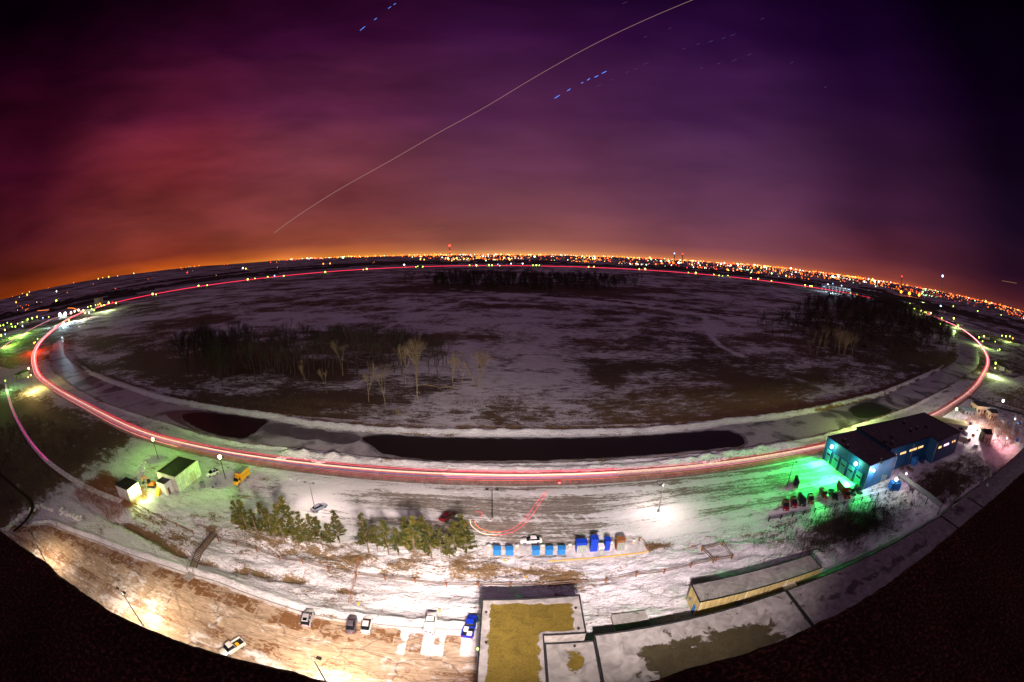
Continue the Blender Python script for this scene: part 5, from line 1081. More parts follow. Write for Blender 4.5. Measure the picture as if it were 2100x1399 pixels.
for x, y in in_poly(G1, 125, seed=1): k_ = random.uniform(.65, 1.15); plant(random.choice(dark_), x, y, k_, '%s dark bare tree in the %s of the near grove, %s row' % ('tall' if k_ > .98 else 'short' if k_ < .8 else 'mid height', 'left part' if x/y < -.75 else 'left middle' if x/y < -.5 else 'right middle' if x/y < -.25 else 'right end', 'front' if y < 190 else 'middle' if y < 215 else 'back'), 'dark bare trees of the near grove')
for x, y in in_poly([(1660, 730), (1750, 740), (1770, 715), (1660, 705)], 22, seed=2): plant(random.choice(pale_), x, y, random.uniform(.6, .95), '%s pale bare tree of the small stand on the right of the field' % ('near' if y < 250 else 'middle' if y < 270 else 'back'), 'pale bare trees on the right')
for x, y in in_poly([(1540, 690), (1600, 705), (1660, 690), (1560, 665)], 16, seed=3): plant(random.choice(single), x, y, random.uniform(.5, .85), '%s thin dark tree before the right hand woods' % ('nearer' if y < 300 else 'farther'), 'scattered trees before the right woods')
for x, y in in_poly([(1640, 700), (1800, 735), (1950, 740), (1962, 715), (1850, 680), (1650, 680)], 60, seed=4, mind=6): k_ = random.uniform(.6, 1.0); plant(random.choice(single), x, y, k_, '%s dark bare tree at the %s of the right hand woods' % ('tall' if k_ > .8 else 'short', 'left front edge' if x/y < 1.1 else 'middle of the front edge' if x/y < 1.5 else 'right front edge'), 'front trees of the right woods')
for x, y in in_poly([(830, 585), (900, 592), (900, 575), (840, 572)], 9, seed=5, mind=12): plant(random.choice(single), x, y, random.uniform(.9, 1.3), 'dark bare tree at the left end of the distant dark woods', 'outlying trees left of the distant woods')
for x, y in in_poly([(1280, 600), (1330, 592), (1310, 580), (1270, 585)], 10, seed=6, mind=12): plant(random.choice(single), x, y, random.uniform(.9, 1.2), 'dark bare tree at the right end of the distant dark woods', 'outlying trees right of the distant woods')
def forest(name, pts, hmin, hmax, m, seed):
    rnd = random.Random(seed); base = [bare_mesh(17, 400+i, depth=3, spread=.5) for i in range(3)]; V = []; Fc = []; off = 0
    arr = []
    for T, Cn in base:
        b = MB(); b.add(T.v, T.f); b.add(Cn.v, Cn.f); 
        for k in range(90):
            a = rnd.uniform(0, 6.28); r_ = rnd.uniform(0, 4.8); z = rnd.uniform(4, 15.5); c_ = Vector((r_*math.cos(a), r_*math.sin(a), z)); e = Vector((rnd.gauss(0, 1), rnd.gauss(0, 1), rnd.gauss(.8, .6))); w = Vector((rnd.gauss(0, .4), rnd.gauss(0, .4), .1))
            b.add([c_-w, c_+w, c_+e*1.2], [(0, 1, 2)])
        arr.append(b)
    out = MB()
    for x, y in pts:
        b = rnd.choice(arr); s_ = rnd.uniform(hmin, hmax)/17; a = rnd.uniform(0, 6.28); ca, sa = math.cos(a)*s_, math.sin(a)*s_; z = gz(x, y)
        out.add([(x+v[0]*ca-v[1]*sa, y+v[0]*sa+v[1]*ca, z+v[2]*s_) for v in b.v], b.f)
    return tag(out.build(name, m), kind='stuff')
forest('distant_woods', in_poly([(885, 590), (1000, 600), (1110, 604), (1250, 598), (1290, 585), (1260, 573), (900, 568)], 520, seed=7, mind=5), 14, 23, M_brownbark, 8)
forest('right_woods', in_poly([(1600, 668), (1680, 700), (1800, 722), (1930, 725), (1960, 700), (1930, 668), (1880, 640), (1830, 618), (1700, 612), (1620, 640)], 620, seed=9, mind=5), 14, 25, M_brownbark, 10)
# tree belts beyond the ring
def belt(a0, a1, dist, hh, seed, wid=80):
    n = max(6, int(abs(a1-a0)*R(1)*dist/16)); V = []; Fc = []; rnd = random.Random(seed)
    for i in range(n+1):
        a = R(a0+(a1-a0)*i/n); d0 = dist*(1+.02*math.sin(i*.11+seed)); k = float(fbm(np.array(i*.35), np.array(seed*1.0), seed, 4)); hh_ = hh*(.35+1.1*k)*(1 if 0 < i < n else .1)
        for dd, z in ((0, -2), (wid*.12, hh_*.8), (wid*.5, hh_), (wid, -2)):
            x, y = math.sin(a)*(d0+dd), math.cos(a)*(d0+dd); V.append((x, y, gz(x, y)+z*rnd.uniform(.85, 1.1)))
    for i in range(n):
        for k in range(3): q_ = i*4+k; Fc.append((q_, q_+1, q_+5, q_+4))
    b = MB(); b.add(V, Fc); return tag(b.build('treeline', M_darkbark), kind='stuff')
rnd = random.Random(5)
for i in range(46):
    a = rnd.uniform(-80, 80); d = rnd.uniform(2550, 4200) if abs(a) < 35 else rnd.uniform(1900, 4200); belt(a, a+rnd.uniform(4, 15), d, rnd.uniform(7, 15), i)
for i, (a, b_, d, h_) in enumerate([(-75, -40, 2300, 14), (-45, -22, 2800, 13), (-25, -5, 3000, 12), (0, 22, 2750, 13), (18, 40, 2800, 14), (36, 62, 2500, 16), (58, 82, 1900, 14), (-66, -52, 1750, 12), (50, 60, 1500, 18)]): belt(a, b_, d, h_, 60+i, 140)

# pines
def pine_mesh(h, seed):
    rnd = random.Random(seed); T = MB(); T.tube([(0, 0, 0), (rnd.gauss(0, .1), rnd.gauss(0, .1), h*.5), (rnd.gauss(0, .15), rnd.gauss(0, .15), h*.97)], [h*.018, h*.012, h*.004], 6)
    F_ = MB(); z = h*rnd.uniform(.2, .27)
    while z < h*.97:
        k = (z-h*.15)/(h*.82); Lmax = h*.235*(1-k)**.85 + h*.03; n = rnd.choice((3, 4, 5)) if k < .85 else 4
        for j in range(n):
            a = rnd.uniform(0, 6.28); L_ = Lmax*rnd.uniform(.55, 1.2); tilt = .12+.6*k+rnd.gauss(0, .1); d = Vector((math.cos(a), math.sin(a), tilt)).normalized()
            p = Vector((0, 0, z)); F_.tube([p, p+d*L_], [.04, .012], 3, cap=False, mi=1)
            m = max(5, int(L_*5.5))
            for q_ in range(m):
                c_ = p + d*L_*(.22+.8*(q_+rnd.random()*.6)/m); c_.z += rnd.gauss(0, .06)
                for u in range(8):
                    e = Vector((rnd.gauss(0, 1), rnd.gauss(0, 1), rnd.gauss(.35, .7))).normalized()*rnd.uniform(.28, .6); e += d*.2; w = e.cross(Vector((rnd.gauss(0, 1), rnd.gauss(0, 1), rnd.gauss(0, 1)))).normalized()*rnd.uniform(.05, .11)
                    F_.add([c_-w, c_+w, c_+e], [(0, 1, 2)])
        z += h*rnd.uniform(.05, .08)
    return T, F_
def needle(N):
    t = N('ShaderNodeTexCoord'); n = N('ShaderNodeTexNoise', ins={0: t.outputs['Object'], 'Scale': 1.1, 'Detail': 4.0}); oi = N('ShaderNodeObjectInfo')
    m = N('ShaderNodeMix', data_type='RGBA', ins={0: N('ShaderNodeMapRange', ins={0: n.outputs[0], 1: .35, 2: .65}).outputs[0], 6: (.022, .048, .012, 1), 7: (.125, .10, .016, 1)})
    k = N('ShaderNodeVectorMath', operation='SCALE', ins={0: m.outputs[2], 3: N('ShaderNodeMapRange', ins={0: oi.outputs['Random'], 3: .75, 4: 1.3}).outputs[0]})
    return N('ShaderNodeBsdfPrincipled', ins={'Base Color': k.outputs[0], 'Roughness': .7, 'Specular IOR Level': .2}).outputs[0]
M_needle = mat('pine_needles', needle); PP = []
for i in range(4):
    T, F_ = pine_mesh(9, 500+i); t = empty('pine_tree', (0, 0, -500), 0, 'pine', 'tree'); T.build('trunk', M_wood, t); F_.build('crown', [M_needle, M_wood], t); PP.append(t); protos.append(t)
ORD = ['first', 'second', 'third', 'fourth', 'fifth', 'sixth', 'seventh', 'eighth', 'ninth', 'tenth', 'eleventh', 'twelfth', 'thirteenth', 'fourteenth']
L1 = [(497, 1090), (512, 1098), (532, 1103), (552, 1100), (564, 1108), (585, 1112), (600, 1104), (612, 1116), (630, 1122), (648, 1112), (663, 1125), (682, 1128), (698, 1116)]
L2 = [(757, 1134), (775, 1128), (798, 1138), (818, 1138), (838, 1130), (853, 1142), (872, 1134), (886, 1146), (905, 1136), (922, 1148), (934, 1136), (957, 1142), (950, 1128)]
for nm, LL in (('left', L1), ('right', L2)):
    for i, (px, py) in enumerate(LL):
        p = at(px, py); s_ = random.uniform(.75, 1.28)
        dup(PP[i % 4], (p.x, p.y, gz(p.x, p.y)-.05), random.uniform(0, 6.28), s_, '%s green pine from the left in the %s clump of the pine row' % (ORD[i], 'first' if nm == 'left' else 'second'), 'pines of the row between the lots')
for o in protos + single:
    for ch in list(o.children): bpy.data.objects.remove(ch)
    bpy.data.objects.remove(o)

# ---------------------------------------------------------------- brush, reeds (beyond counting)
def tufts(name, pts, m, hmin, hmax, n, spread=.5, w=.02, seed=0, lean=.3):
    rnd = random.Random(seed); V = []; Fc = []
    for x, y in pts:
        z = gz(x, y)
        for k in range(n):
            a, b_ = x+rnd.gauss(0, spread), y+rnd.gauss(0, spread); hh = rnd.uniform(hmin, hmax); o = len(V); t_ = rnd.uniform(0, 3.14); cx_, cy_ = math.cos(t_)*w, math.sin(t_)*w
            V += [(a-cx_, b_-cy_, z), (a+cx_, b_+cy_, z), (a+rnd.gauss(0, lean)*hh, b_+rnd.gauss(0, lean)*hh, z+hh)]; Fc.append((o, o+1, o+2))
    b = MB(); b.v = V; b.f = Fc; b.m = [0]*len(Fc); return tag(b.build(name, m), kind='stuff')
M_brush = pbr('brush_stems', (.10, .065, .04), .9, var=.4); M_reed = pbr('dry_reeds', (.38, .26, .09), .9, var=.3); M_bbrush = pbr('dark_brush_stems', (.035, .026, .02), .9, var=.4); M_rbrush = pbr('russet_stems', (.22, .085, .035), .9, var=.4)
def rect(x0, x1, y0, y1, n, seed):
    r_ = random.Random(seed); return [(r_.uniform(x0, x1), r_.uniform(y0, y1)) for _ in range(n)]
r9 = random.Random(91); tufts('brush', [(88+r9.gauss(0, 13), 61.5+r9.gauss(0, 4.2)) for _ in range(1300)], M_bbrush, .8, 2.6, 12, .7, .03, 1, .25)
tufts('brush', rect(128, 190, 52, 72, 900, 2), M_brush, .6, 2.2, 10, .9, .03, 2)
tufts('brush', rect(-134, -104, 52, 70, 480, 3), M_rbrush, .8, 2.8, 12, .8, .03, 3)
tufts('brush', rect(-78, 10, 61.5, 68, 700, 4), M_brush, .25, .8, 8, .5, .02, 4)
tufts('brush', rect(-110, -40, 51, 56, 260, 5), M_bbrush, .2, .7, 8, .6, .03, 5)
tufts('brush', rect(-260, -138, 25, 90, 900, 6), M_bbrush, .8, 2.6, 9, 1.2, .04, 6)
tufts('brush', rect(12, 64, 54, 67, 420, 7), M_brush, .2, .8, 7, .5, .02, 7)
tufts('brush', rect(210, 270, 60, 100, 500, 71), M_rbrush, .8, 3.4, 12, 1.0, .04, 71)
tufts('brush', rect(27.5, 35.5, 69, 71, 90, 72), M_brush, .3, .9, 10, .5, .02, 72)
fr_ = random.Random(9)
def along(pts, off, jit, n, sd):
    r_ = random.Random(sd); P = resample([Vector((p[0], p[1], 0)) for p in pts], .8); P = [p for p in P if abs(p.x) < 520]; out = []
    for i in range(n):
        p = r_.choice(P); out.append((p.x+r_.gauss(0, jit), p.y+off+r_.gauss(0, jit)))
    return out
tufts('reeds', along(POND_OUT, -.3, .5, 1500, 11), M_reed, .3, 1.1, 6, .3, .025, 11, .2)
tufts('reeds', along(POND_IN, 7.0, 1.6, 2600, 12), M_reed, .4, 1.3, 6, .6, .03, 12, .25)
r_ = random.Random(13); bp_ = []
for px, py, k, s_ in [(540, 835, 40, 8), (650, 830, 40, 7), (620, 850, 30, 4), (1700, 790, 160, 14), (1450, 810, 120, 14), (1600, 800, 120, 12), (700, 835, 25, 5), (1000, 830, 40, 8), (790, 850, 30, 5)]:
    p = at(px, py); bp_ += [(p.x+r_.gauss(0, s_*1.6), p.y+abs(r_.gauss(0, s_*.6))) for _ in range(k*3)]
tufts('brush', bp_, M_brush, .5, 1.8, 9, .9, .04, 14)

# ---------------------------------------------------------------- distant lamps, buildings, towers
def glow_ball(name, loc, r_, m, label=None, cat_=None, group=None):
    b = MB(); b.ball((0, 0, 0), r_, 8, 6); o = b.build(name, m); o.location = loc
    if label: tag(o, label, cat_, group)
    return o
G = {'g': emit('green_lamp', (.62, 1, .10), 7), 'y': emit('yellow_lamp', (1, .85, .15), 8), 'w': emit('white_lamp', (.85, .95, 1), 9), 'o': emit('orange_lamp', (1, .25, .02), 7), 'r': emit('red_lamp', (1, .03, .02), 7), 'b': emit('blue_lamp', (.3, .5, 1), 6), 'c': emit('cream_lamp', (1, .7, .4), 8)}
CN = {'g': 'green', 'y': 'yellow', 'w': 'white', 'o': 'orange', 'r': 'red', 'b': 'blue', 'c': 'cream'}
gm = {}
def street_lamp(px, py, k, size, label, group, hh=8, w=0, col=None):
    z = gz(*tuple(at(px, py, 0))[:2]) if at(px, py).length < 4000 else 0
    p = at(px, py, hh+z); d = (p-Vector((0, 0, H))).length; r_ = max(.35, size*d/900)
    t = empty('street_lamp', (p.x, p.y, z), 0, label, 'street lamp', group)
    b = MB(); b.tube([(0, 0, -1), (0, 0, hh-r_)], .12, 5); b.build('pole', M_galv, t); b = MB(); b.ball((0, 0, hh), r_, 8, 6); b.build('bulb', G[k], t)
    if w: light('lamp_light', 'POINT', (0, 0, hh+r_+1.5), col, w, t, .5)
    return t
RING = [(313, 603, 'g', 1.6), (320, 604, 'y', .8), (407, 586, 'g', 1.2), (425, 585, 'g', .9), (508, 573, 'y', 1.3), (523, 571, 'g', .7), (549, 568, 'g', 1.0), (563, 565.5, 'b', 1.0), (582, 565.7, 'y', 1.0), (667, 558, 'g', 1.4), (752, 551.5, 'g', 1.2), (745, 553, 'y', .7), (857, 546.8, 'y', 1.1), (867, 547, 'g', 1.0), (853, 547.5, 'g', .7), (963, 544, 'g', .9), (977, 544.3, 'y', 1.3), (1003, 544, 'g', 1.2), (1009, 544, 'g', 1.0), (1025, 545, 'g', .7), (1021, 542, 'b', .7), (1048, 540.7, 'w', .9), (1072, 540.7, 'w', .8), (1100, 544, 'g', 1.2), (1093, 544, 'g', .8), (1106, 544.3, 'g', .8), (1207, 547.5, 'g', 1.0), (1218, 547, 'g', 1.0), (1311, 551.7, 'g', .9), (1323, 551.7, 'y', 1.3), (1412, 559, 'g', .7), (1427, 559.7, 'y', 1.4), (1464, 563, 'g', .8), (1475, 565, 'g', .9), (1482, 566, 'g', .6), (1493, 566, 'g', 1.2), (1540, 570.5, 'g', 1.2), (1555, 572, 'g', 1.2), (1582, 576, 'g', .8), (1651, 585, 'g', 1.1), (1661, 586.5, 'y', .8), (1665, 587, 'g', 1.0), (1744, 601, 'g', .9), (1758, 603.7, 'g', .9),
        (1854, 621, 'g', .9), (1866, 623, 'g', 1.1), (1875, 633, 'g', 1.4), (1882, 636, 'g', .8), (1889, 638, 'g', 1.1), (1896, 640, 'g', 1.1), (1899, 641, 'y', 1.0), (1909, 643, 'c', 1.8), (1905, 643, 'r', .9), (1888, 618, 'y', 1.3), (1898, 619, 'g', 1.0), (1931, 652.5, 'g', 1.3), (1929, 664, 'g', 1.0), (1955, 628, 'g', .8), (1956, 653, 'y', 1.4), (1965, 668, 'g', 1.3), (1961, 670, 'g', .7), (2008, 692, 'g', 1.3), (2018, 690, 'y', 1.2), (2015, 700, 'g', 1.0), (2041, 701, 'g', .7), (2050, 717, 'g', 1.1), (2046, 719, 'g', .7), (2042, 745, 'g', 1.8), (2041, 755, 'y', 1.2), (2055, 688.5, 'g', 1.0), (2063, 690, 'y', 1.1), (2071, 690, 'g', 1.0), (2077, 694, 'o', 1.3), (2005, 638, 'g', .9), (2053, 646, 'g', .7)]
LEFT = [(122.7, 645.6, 'w', 3.0), (133.7, 644, 'w', 3.0), (145.5, 641.5, 'c', 1.9), (153, 638.5, 'c', 1.5), (161, 636, 'c', 1.7), (171, 636.5, 'c', 1.3), (166, 640, 'r', .8), (174.6, 642, 'y', 1.3), (182.5, 641.7, 'c', 1.4), (192.7, 636.5, 'g', 1.1), (188, 634, 'g', .9), (204, 618.5, 'r', 1.3), (205, 623, 'o', 1.3), (201, 625, 'o', 1.0), (208, 627, 'y', 1.0), (213, 626, 'g', 1.0), (223, 621, 'g', 1.5), (238, 621.5, 'y', 1.2), (231, 620, 'r', .7), (141, 657, 'g', 1.2), (130, 662, 'g', 1.3), (115.6, 617, 'g', 1.6), (77, 695, 'g', 1.2), (69.7, 703.5, 'o', 2.0), (72, 702, 'y', 1.0), (58.7, 755.7, 'y', 2.4), (63, 769.5, 'y', 1.8), (57.7, 773.5, 'y', 1.3), (10.7, 781, 'g', 1.4), (76, 650, 'g', 1.3), (66, 652.7, 'g', 1.3), (56.6, 655, 'g', 1.2), (46, 660.5, 'g', 1.0), (23, 664.5, 'g', 1.0), (7, 667, 'g', 1.2), (0.8, 668, 'g', 1.0), (25, 670, 'g', .9), (31.5, 670, 'g', 1.2), (46, 668.7, 'b', 1.2), (10, 676.8, 'y', 1.2), (2.4, 688, 'g', 1.6), (10.7, 685.7, 'b', 1.0), (18.6, 694, 'g', 1.2), (127, 692, 'w', .8), (163, 659.5, 'b', .8), (176, 656, 'g', .8), (15, 662, 'g', .8), (36, 664, 'y', .8), (180, 630, 'g', .8), (186, 628, 'y', .8), (196, 626, 'g', .8), (88, 652, 'b', 1.0), (100, 650, 'g', .8)]
ORD += ['fifteenth', 'sixteenth', 'seventeenth', 'eighteenth', 'nineteenth', 'twentieth']
cnt = {}
for px, py, k, s_ in sorted(RING, key=lambda r_: (r_[0], r_[1])):
    sector = 'far left arc' if px < 600 else 'far middle arc' if px < 1150 else 'far right arc' if px < 1770 else 'right bend'
    sz = 'large' if s_ > 1.15 else 'small'; key = (sz, k, sector); n_ = cnt.get(key, 0); cnt[key] = n_+1
    street_lamp(px, py, k, s_*1.15, '%s %s %s lamp from the left on the %s of the ring road' % (ORD[n_], sz, CN[k], sector), '%s %s lamps of the %s' % (sz, CN[k], sector), 6)
cnt = {}
for px, py, k, s_ in sorted(LEFT, key=lambda r_: (r_[0], r_[1])):
    near_ = py > 690; sz = 'very bright' if s_ > 2 else 'bright' if s_ > 1.15 else 'dim'; key = (sz, k, near_); n_ = cnt.get(key, 0); cnt[key] = n_+1
    street_lamp(px, py, k, s_*(1.2 if not near_ else .85), '%s %s %s lamp from the left %s' % (ORD[n_], sz, CN[k], 'at the left road junction' if near_ else 'in the lit village'), '%s %s lamps %s' % (sz, CN[k], 'at the left junction' if near_ else 'in the left village'), 7 if near_ else 9)
def pool(px, py, col, w, z=10): p = at(px, py, z); light('lamp_light', 'POINT', p, col, w, None, 1.0)
LG = [(40, 672, GRN, 380000, 14), (15, 690, GRN, 220000, 14), (128, 650, (.6, .85, 1), 420000, 14), (165, 641, (1, .8, .6), 160000, 14), (215, 626, (.8, 1, .4), 160000, 14), (69, 706, (1, .06, .02), 150000, 9), (62, 776, (1, .75, .2), 30000, 9), (10, 784, (.4, 1, .3), 14000, 7), (2041, 752, (.8, 1, .4), 34000, 9), (2015, 697, (.7, 1, .3), 60000, 10), (1960, 662, (.7, 1, .3), 90000, 10), (1890, 637, (.8, .8, .4), 120000, 10), (2066, 690, (.7, 1, .3), 90000, 10), (1866, 603, (1, .2, .02), 700000, 20), (1708, 590, (.6, .85, 1), 500000, 20), (1893, 620, (.7, 1, .3), 200000, 12)]
for px, py, col, w, z in LG: pool(px, py, col, w, z)
# buildings by the lamps
def block(px, py, w, d, h, label, m, rz=0, name='building', rm=M_dark, group='small service buildings round the ring'):
    c = at(px, py); t = empty(name, (c.x, c.y, gz(c.x, c.y)), rz, label, 'building', group); b = MB(); b.box((0, 0, h/2), (w, d, h)); b.build('wall', m, t); b = MB(); b.box((0, 0, h+.2), (w+.6, d+.6, .4)); b.build('roof', rm, t); b = MB(); b.box((0, -d/2-.05, h*.4), (w*.15, .1, h*.7)); b.build('door', M_dark, t); return t
for i, (px, py, w, d, h, lab) in enumerate([(50, 772, 12, 8, 4, 'low shed lit yellow at the left road junction'), (40, 775, 8, 8, 3.5, 'small green lit shed beside the junction shed'), (2052, 758, 14, 8, 4, 'pale low building beside the big green lamp on the right'), (2068, 764, 8, 6, 3, 'small shed right of the pale low building'), (1932, 641, 40, 10, 8, 'green lit box building beyond the right bend'), (1968, 668, 20, 10, 5, 'low building among the lamps on the right bend'), (2020, 695, 22, 12, 5, 'service building outside the right bend'), (1900, 642, 30, 12, 6, 'service building by the cream lamp on the right'), (50, 664, 60, 14, 9, 'long block in the green lit village on the left'), (20, 672, 50, 14, 9, 'second long block in the green lit village'), (128, 652, 40, 16, 8, 'hall under the two very bright white lamps'), (203, 626, 24, 24, 22, 'orange lit tower block left of the ring'), (180, 640, 50, 16, 7, 'long hall by the cream lamps'), (1100, 546, 60, 14, 7, 'service building on the far middle arc'), (1005, 546, 50, 14, 7, 'service building left of the far middle'), (860, 549, 50, 14, 7, 'service building on the far left middle'), (1320, 553.5, 50, 14, 7, 'service building on the far right arc'), (1060, 542, 160, 20, 9, 'long pale hall beyond the middle of the far arc'), (1485, 568, 50, 14, 7, 'service building under four green lamps')]):
    block(px, py, w, d, h, lab, M_cream if i % 2 else M_white, .3*i)
# substation
t = empty('substation', (0, 0, 0), 0, 'white lit lattice frames of an electrical substation beyond the right woods', 'substation')
for j in range(2):
    P = [at(1686+k*7.2, 592+k*1.25+j*3) for k in range(9)]
    for i, p in enumerate(P):
        b = MB(); z = gz(p.x, p.y)
        b.tube([(p.x, p.y, z), (p.x, p.y, z+22)], 1.1, 4); b.build('post', M_white, t)
    b = MB(); b.tube([(p.x, p.y, gz(p.x, p.y)+21) for p in P], .9, 4); b.tube([(p.x, p.y, gz(p.x, p.y)+13) for p in P], .7, 4); b.build('beam', M_white, t)
for i, (px, py) in enumerate([(1698, 583), (1708, 582), (1726, 586), (1741, 594), (1733, 592), (1690, 588)]): street_lamp(px, py, 'w' if i % 2 == 0 else 'b', .8, 'small white lamp lighting the substation', 'substation lamps', 20)
# masts
def mast(px, pyb, pyt, r_, m, label, name='radio_mast', topk=None, tr=1.0, dist=None):
    if dist: d = ray(px, pyb); k = dist/math.hypot(d.x, d.y); x, y, zb = d.x*k, d.y*k, 0
    else: p = at(px, pyb); x, y, zb = p.x, p.y, gz(p.x, p.y)
    d = ray(px, pyt); k = math.hypot(x, y)/math.hypot(d.x, d.y); zt = H + d.z*k; t = empty(name, (x, y, 0), 0, label, 'mast')
    b = MB(); n = 8; L_ = zt-zb
    for q_ in range(3):
        a = q_*2.094; b.tube([(math.cos(a)*r_*3, math.sin(a)*r_*3, zb), (math.cos(a)*r_, math.sin(a)*r_, zt)], r_*.45, 4)
    for q_ in range(n):
        z0 = zb+L_*q_/n; z1 = zb+L_*(q_+1)/n; a = (q_ % 3)*2.094; a2 = ((q_+1) % 3)*2.094; b.tube([(math.cos(a)*r_*2.5, math.sin(a)*r_*2.5, z0), (math.cos(a2)*r_*2, math.sin(a2)*r_*2, z1)], r_*.35, 4)
    b.build('lattice', m, t)
    if topk:
        b = MB(); b.ball((0, 0, zt), tr, 8, 6); b.build('beacon', G[topk], t)
    return t, zb, zt
t, zb, zt = mast(922, 527, 504, 3.5, pbr('red_mast', (.5, .06, .04), .6), 'tall red lattice tower with a red beacon on the horizon', topk='r', tr=11, dist=4200)
for k in (.35, .62): b = MB(); b.ball((0, 0, zb+(zt-zb)*k), 7, 8, 6); b.build('beacon', G['r'], t)
t, zb, zt = mast(1932, 590, 566, 1.6, M_galv, 'thin mast with two pale blue lamps on the right horizon', topk='b', tr=6, dist=2300)
b = MB(); b.ball((0, 0, zb+6), 7, 8, 6); b.build('lamp', G['b'], t)
for px, pb, pt, lab in [(1673, 589, 569, 'pale mast left of the substation'), (1572, 574, 556, 'thin pale mast beyond the far right arc'), (1334, 553, 539, 'thin pale mast near the paired lamps'), (1275, 550, 535, 'leftmost thin pale mast beyond the far arc'), (1480, 562, 546, 'thin mast above the four green lamps'), (1684, 588, 577, 'short mast at the left corner of the substation')]: mast(px, pb, pt, .8, M_galv, lab)
for px, pt, k, lab in [(1849, 567, 'r', 'red topped mast right of the orange floodlights'), (1383, 520, 'b', 'blue topped mast on the right horizon'), (1400, 521, 'r', 'red topped mast beside the blue topped one')]: mast(px, 528 if px < 1500 else 575, pt, 3, M_dark, lab, topk=k, tr=7, dist=4500)
# big far lamps
FARL = [(1848, 598.5, 'o', 2.6), (1865, 602, 'o', 3.0), (1885, 605, 'o', 2.6), (1708, 567, 'w', 2.2), (1719.5, 568, 'w', 1.3), (1794, 576.6, 'w', 1.7), (1802, 577.6, 'w', 1.3), (1392, 539, 'c', 2.0), (1479, 541, 'w', 1.3), (862, 532, 'o', 1.2), (870, 532.5, 'o', 1.2), (663, 541, 'o', 1.3), (677, 540.5, 'o', 1.2), (33, 620, 'o', 1.4), (384, 559, 'r', 1.1), (829, 543, 'w', 1.2), (498, 550, 'w', 1.3), (504, 551, 'y', 1.0), (1469, 552, 'r', 1.1), (1409, 549, 'r', .9), (920, 532, 'o', 1.6), (1373, 538, 'o', 1.5), (1622, 550.5, 'w', 1.3)]
for px, py, k, s_ in FARL:
    d = ray(px, py); dd = 3600.0; kk = dd/math.hypot(d.x, d.y); z = max(12, H + d.z*kk)
    if d.z < -.016: kk = (H-12)/-d.z; z = 12
    x, y = d.x*kk, d.y*kk; r_ = s_*math.hypot(x, y)/900*1.05
    glow_ball('floodlight', (x, y, z), r_, G[k], '%s %s floodlight in the distant town %s' % ('large' if s_ > 1.5 else 'small', CN[k], 'left of the red tower' if px < 922 else 'right of the red tower' if px < 1600 else 'beyond the right woods'), 'floodlight', '%s %s town floodlights %s' % ('large' if s_ > 1.5 else 'small', CN[k], 'left' if px < 922 else 'middle' if px < 1600 else 'right'))
# the city: thousands of lights to the horizon
def city(name, col, strength, n, seed, rk, bands):
    rg = np.random.default_rng(seed); V = []; Fc = []; wsum = sum(b_[4] for b_ in bands)
    for a0, a1, d0, d1, w in bands:
        m = int(n*w/wsum); nst = max(2, m//14)
        sa = rg.uniform(a0, a1, nst); sd_ = d0*(d1/d0)**rg.uniform(0, 1, nst); ix = rg.integers(0, nst, m)
        az_ = np.where(rg.random(m) < .6, sa[ix] + rg.normal(0, .9, m), rg.uniform(a0, a1, m)); ds = np.where(rg.random(m) < .7, sd_[ix]*(1+rg.normal(0, .012, m)), d0*(d1/d0)**rg.uniform(0, 1, m))
        x = np.sin(np.radians(az_))*ds; y = np.cos(np.radians(az_))*ds; z = hgt(x, y) + rg.uniform(6, 16, m); r_ = ds*rk*rg.lognormal(0, .55, m)
        for i in range(m):
            o = len(V); a, b_, c_, q_ = x[i], y[i], z[i], r_[i]
            V += [(a+q_, b_, c_), (a-q_, b_, c_), (a, b_+q_, c_), (a, b_-q_, c_), (a, b_, c_+q_), (a, b_, c_-q_)]
            Fc += [(o, o+2, o+4), (o+2, o+1, o+4), (o+1, o+3, o+4), (o+3, o, o+4), (o+2, o, o+5), (o+1, o+2, o+5), (o+3, o+1, o+5), (o, o+3, o+5)]
    b = MB(); b.v = V; b.f = Fc; b.m = [0]*len(Fc); return tag(b.build(name, emit(name+'_glow', col, strength)), kind='stuff')
dense = [(-14, 75, 5500, 12000, 4.5), (-32, -8, 7500, 11500, .7), (-75, -30, 6500, 9500, .11), (-8, 40, 3800, 5500, .7), (-75, -8, 3000, 6000, .06), (28, 50, 6500, 11000, 1.2)]
city('city_lights_orange', (1, .17, .02), 3.2, 1450, 1, .0009, dense)
city('city_lights_amber', (1, .55, .12), 3.5, 480, 2, .0008, dense)
city('city_lights_white', (1, .88, .75), 4.5, 300, 3, .0007, dense)
city('city_lights_red', (1, .04, .02), 4, 380, 4, .0007, dense)
city('city_lights_green', (.5, 1, .5), 5, 140, 5, .0009, dense)

# ---------------------------------------------------------------- sky things: star dashes and aircraft streaks
M_star = emit('star_blue', (.08, .25, 1), 1.6); M_star2 = emit('star_faint', (.35, .22, .5), .22); M_air = emit('aircraft_glow', (1, .52, .50), .34); M_air2 = emit('aircraft_glow_faint', (1, .5, .25), .22)
def skybar(px0, py0, px1, py1, w, m, name, label, group, D=60000):
    a = ray(px0, py0)*D + Vector((0, 0, H)); c = ray(px1, py1)*D + Vector((0, 0, H)); b = MB(); b.tube([a, (a+c)/2, c], [w*.6, w, w*.6], 4); return tag(b.build(name, m), label, 'star' if name == 'star' else 'light streak', group)
w1 = 60000*.0009
bl = [(738, 63, 749, 54), (767, 41, 773, 37), (796, 18, 802, 13), (807, 10, 812, 7), (1137, 202, 1148, 195), (1163, 187, 1170, 182), (1192, 171, 1196, 169), (1204, 165, 1210, 161), (1219, 159, 1227, 155), (1234, 151, 1244, 146)]
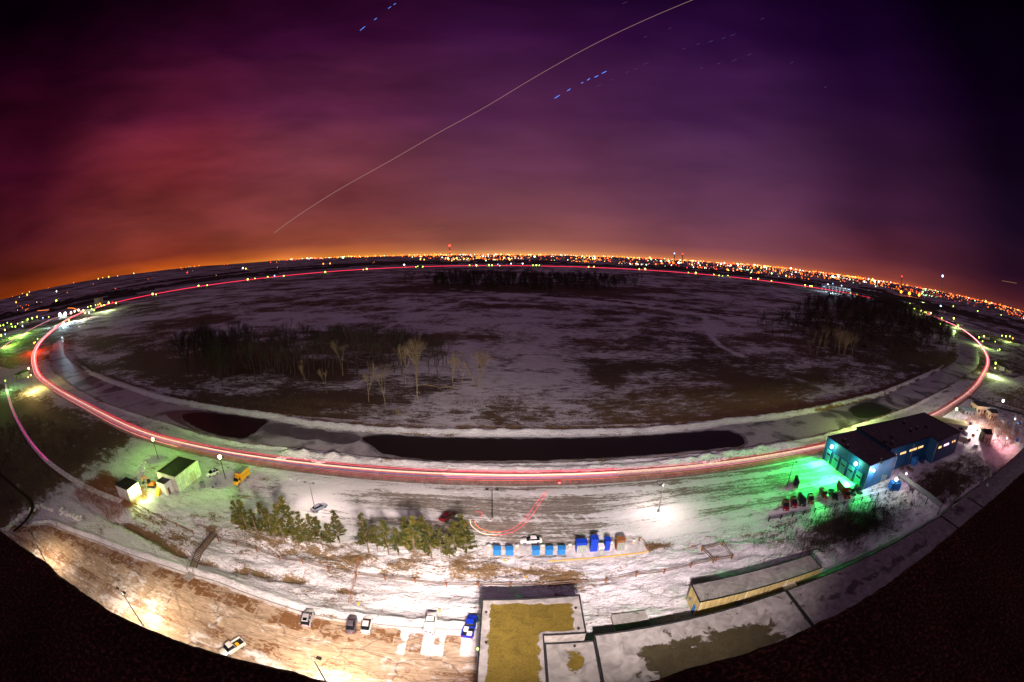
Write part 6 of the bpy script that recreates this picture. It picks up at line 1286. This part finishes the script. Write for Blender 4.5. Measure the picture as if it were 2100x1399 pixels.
for i, q_ in enumerate(bl): skybar(*q_, w1, M_star, 'star', ('%s blue star dash from the left, high in the left sky' % ORD[i]) if i < 4 else ('%s blue star dash from the left, below the long streak' % ORD[i-4]), 'blue star dashes')
r_ = random.Random(3)
fs_ = [(1222, 178, 14), (1250, 165, 6), (1282, 150, 10), (1300, 143, 8), (1318, 133, 14), (1398, 102, 10), (1428, 92, 8), (1452, 87, 12), (1480, 80, 9), (1497, 74, 12), (1276, 8, 12), (1435, 141, 8), (1470, 132, 8), (1500, 126, 12), (1532, 114, 10), (1230, 325, 8), (1180, 355, 6), (1250, 358, 8), (1286, 345, 8), (1320, 77, 8), (1370, 60, 8), (1210, 385, 6), (1560, 40, 8), (1620, 130, 8), (1690, 180, 6)]
for px, py, l_ in fs_: skybar(px, py, px+l_*.92, py-l_*.38, w1*.6, M_star2, 'star', 'faint violet star dash %s' % ('low above the horizon' if py > 300 else 'high near the top edge' if py < 70 else 'in the row right of the blue chain' if px < 1350 else 'far out in the upper right sky'), 'faint star dashes')
def streak(pts, w, m, label, D=30000):
    P = [ray(*p)*D + Vector((0, 0, H)) for p in pts]; P = cat(P, 4); b = MB(); b.tube(P, w, 4); tag(b.build('aircraft_streak', m), label, 'light streak', 'aircraft streaks')
streak([(562, 478), (600, 450), (680, 398), (800, 330), (900, 272), (1000, 217), (1120, 145), (1230, 85), (1330, 38), (1420, 0), (1480, -25)], 19, M_air, 'long thin aircraft streak climbing to the right across the sky')
streak([(700, 498), (760, 488), (830, 481), (910, 467)], 9, M_air2, 'short faint aircraft streak just above the horizon')
streak([(2055, 576), (2085, 581)], 16, M_air2, 'tiny aircraft streak near the right edge')

for i, (a, b_, lab) in enumerate([((865, 790), (905, 797), 'fallen pale trunk lying right of the tallest pale tree'), ((905, 793), (940, 798), 'second fallen trunk lying toward the right end of the grove'), ((948, 745), (985, 795), 'leaning dead trunk propped against the two tall thin trees'), ((740, 783), (765, 781), 'short fallen log left of the tallest pale tree')]):
    p, q_ = at(*a), at(*b_); p.z = gz(p.x, p.y)+(9 if i == 2 else .4); q_.z = gz(q_.x, q_.y)+.4
    if i == 2: p = at(975, 792); p.z = gz(p.x, p.y)+.3; q_ = at(950, 792); q_.z = 13
    b = MB(); b.tube([p, (p+q_)/2+Vector((0, 0, .3)), q_], [.3, .24, .1], 5)
    for k in range(4): c_ = p.lerp(q_, .3+.17*k); b.tube([c_-Vector((0, 0, .1)), c_+Vector((random.uniform(-1, 1), random.uniform(-1, 1), random.uniform(.8, 2)))], [.09, .03], 4)
    tag(b.build('fallen_trunk', M_bark), lab, 'fallen tree')
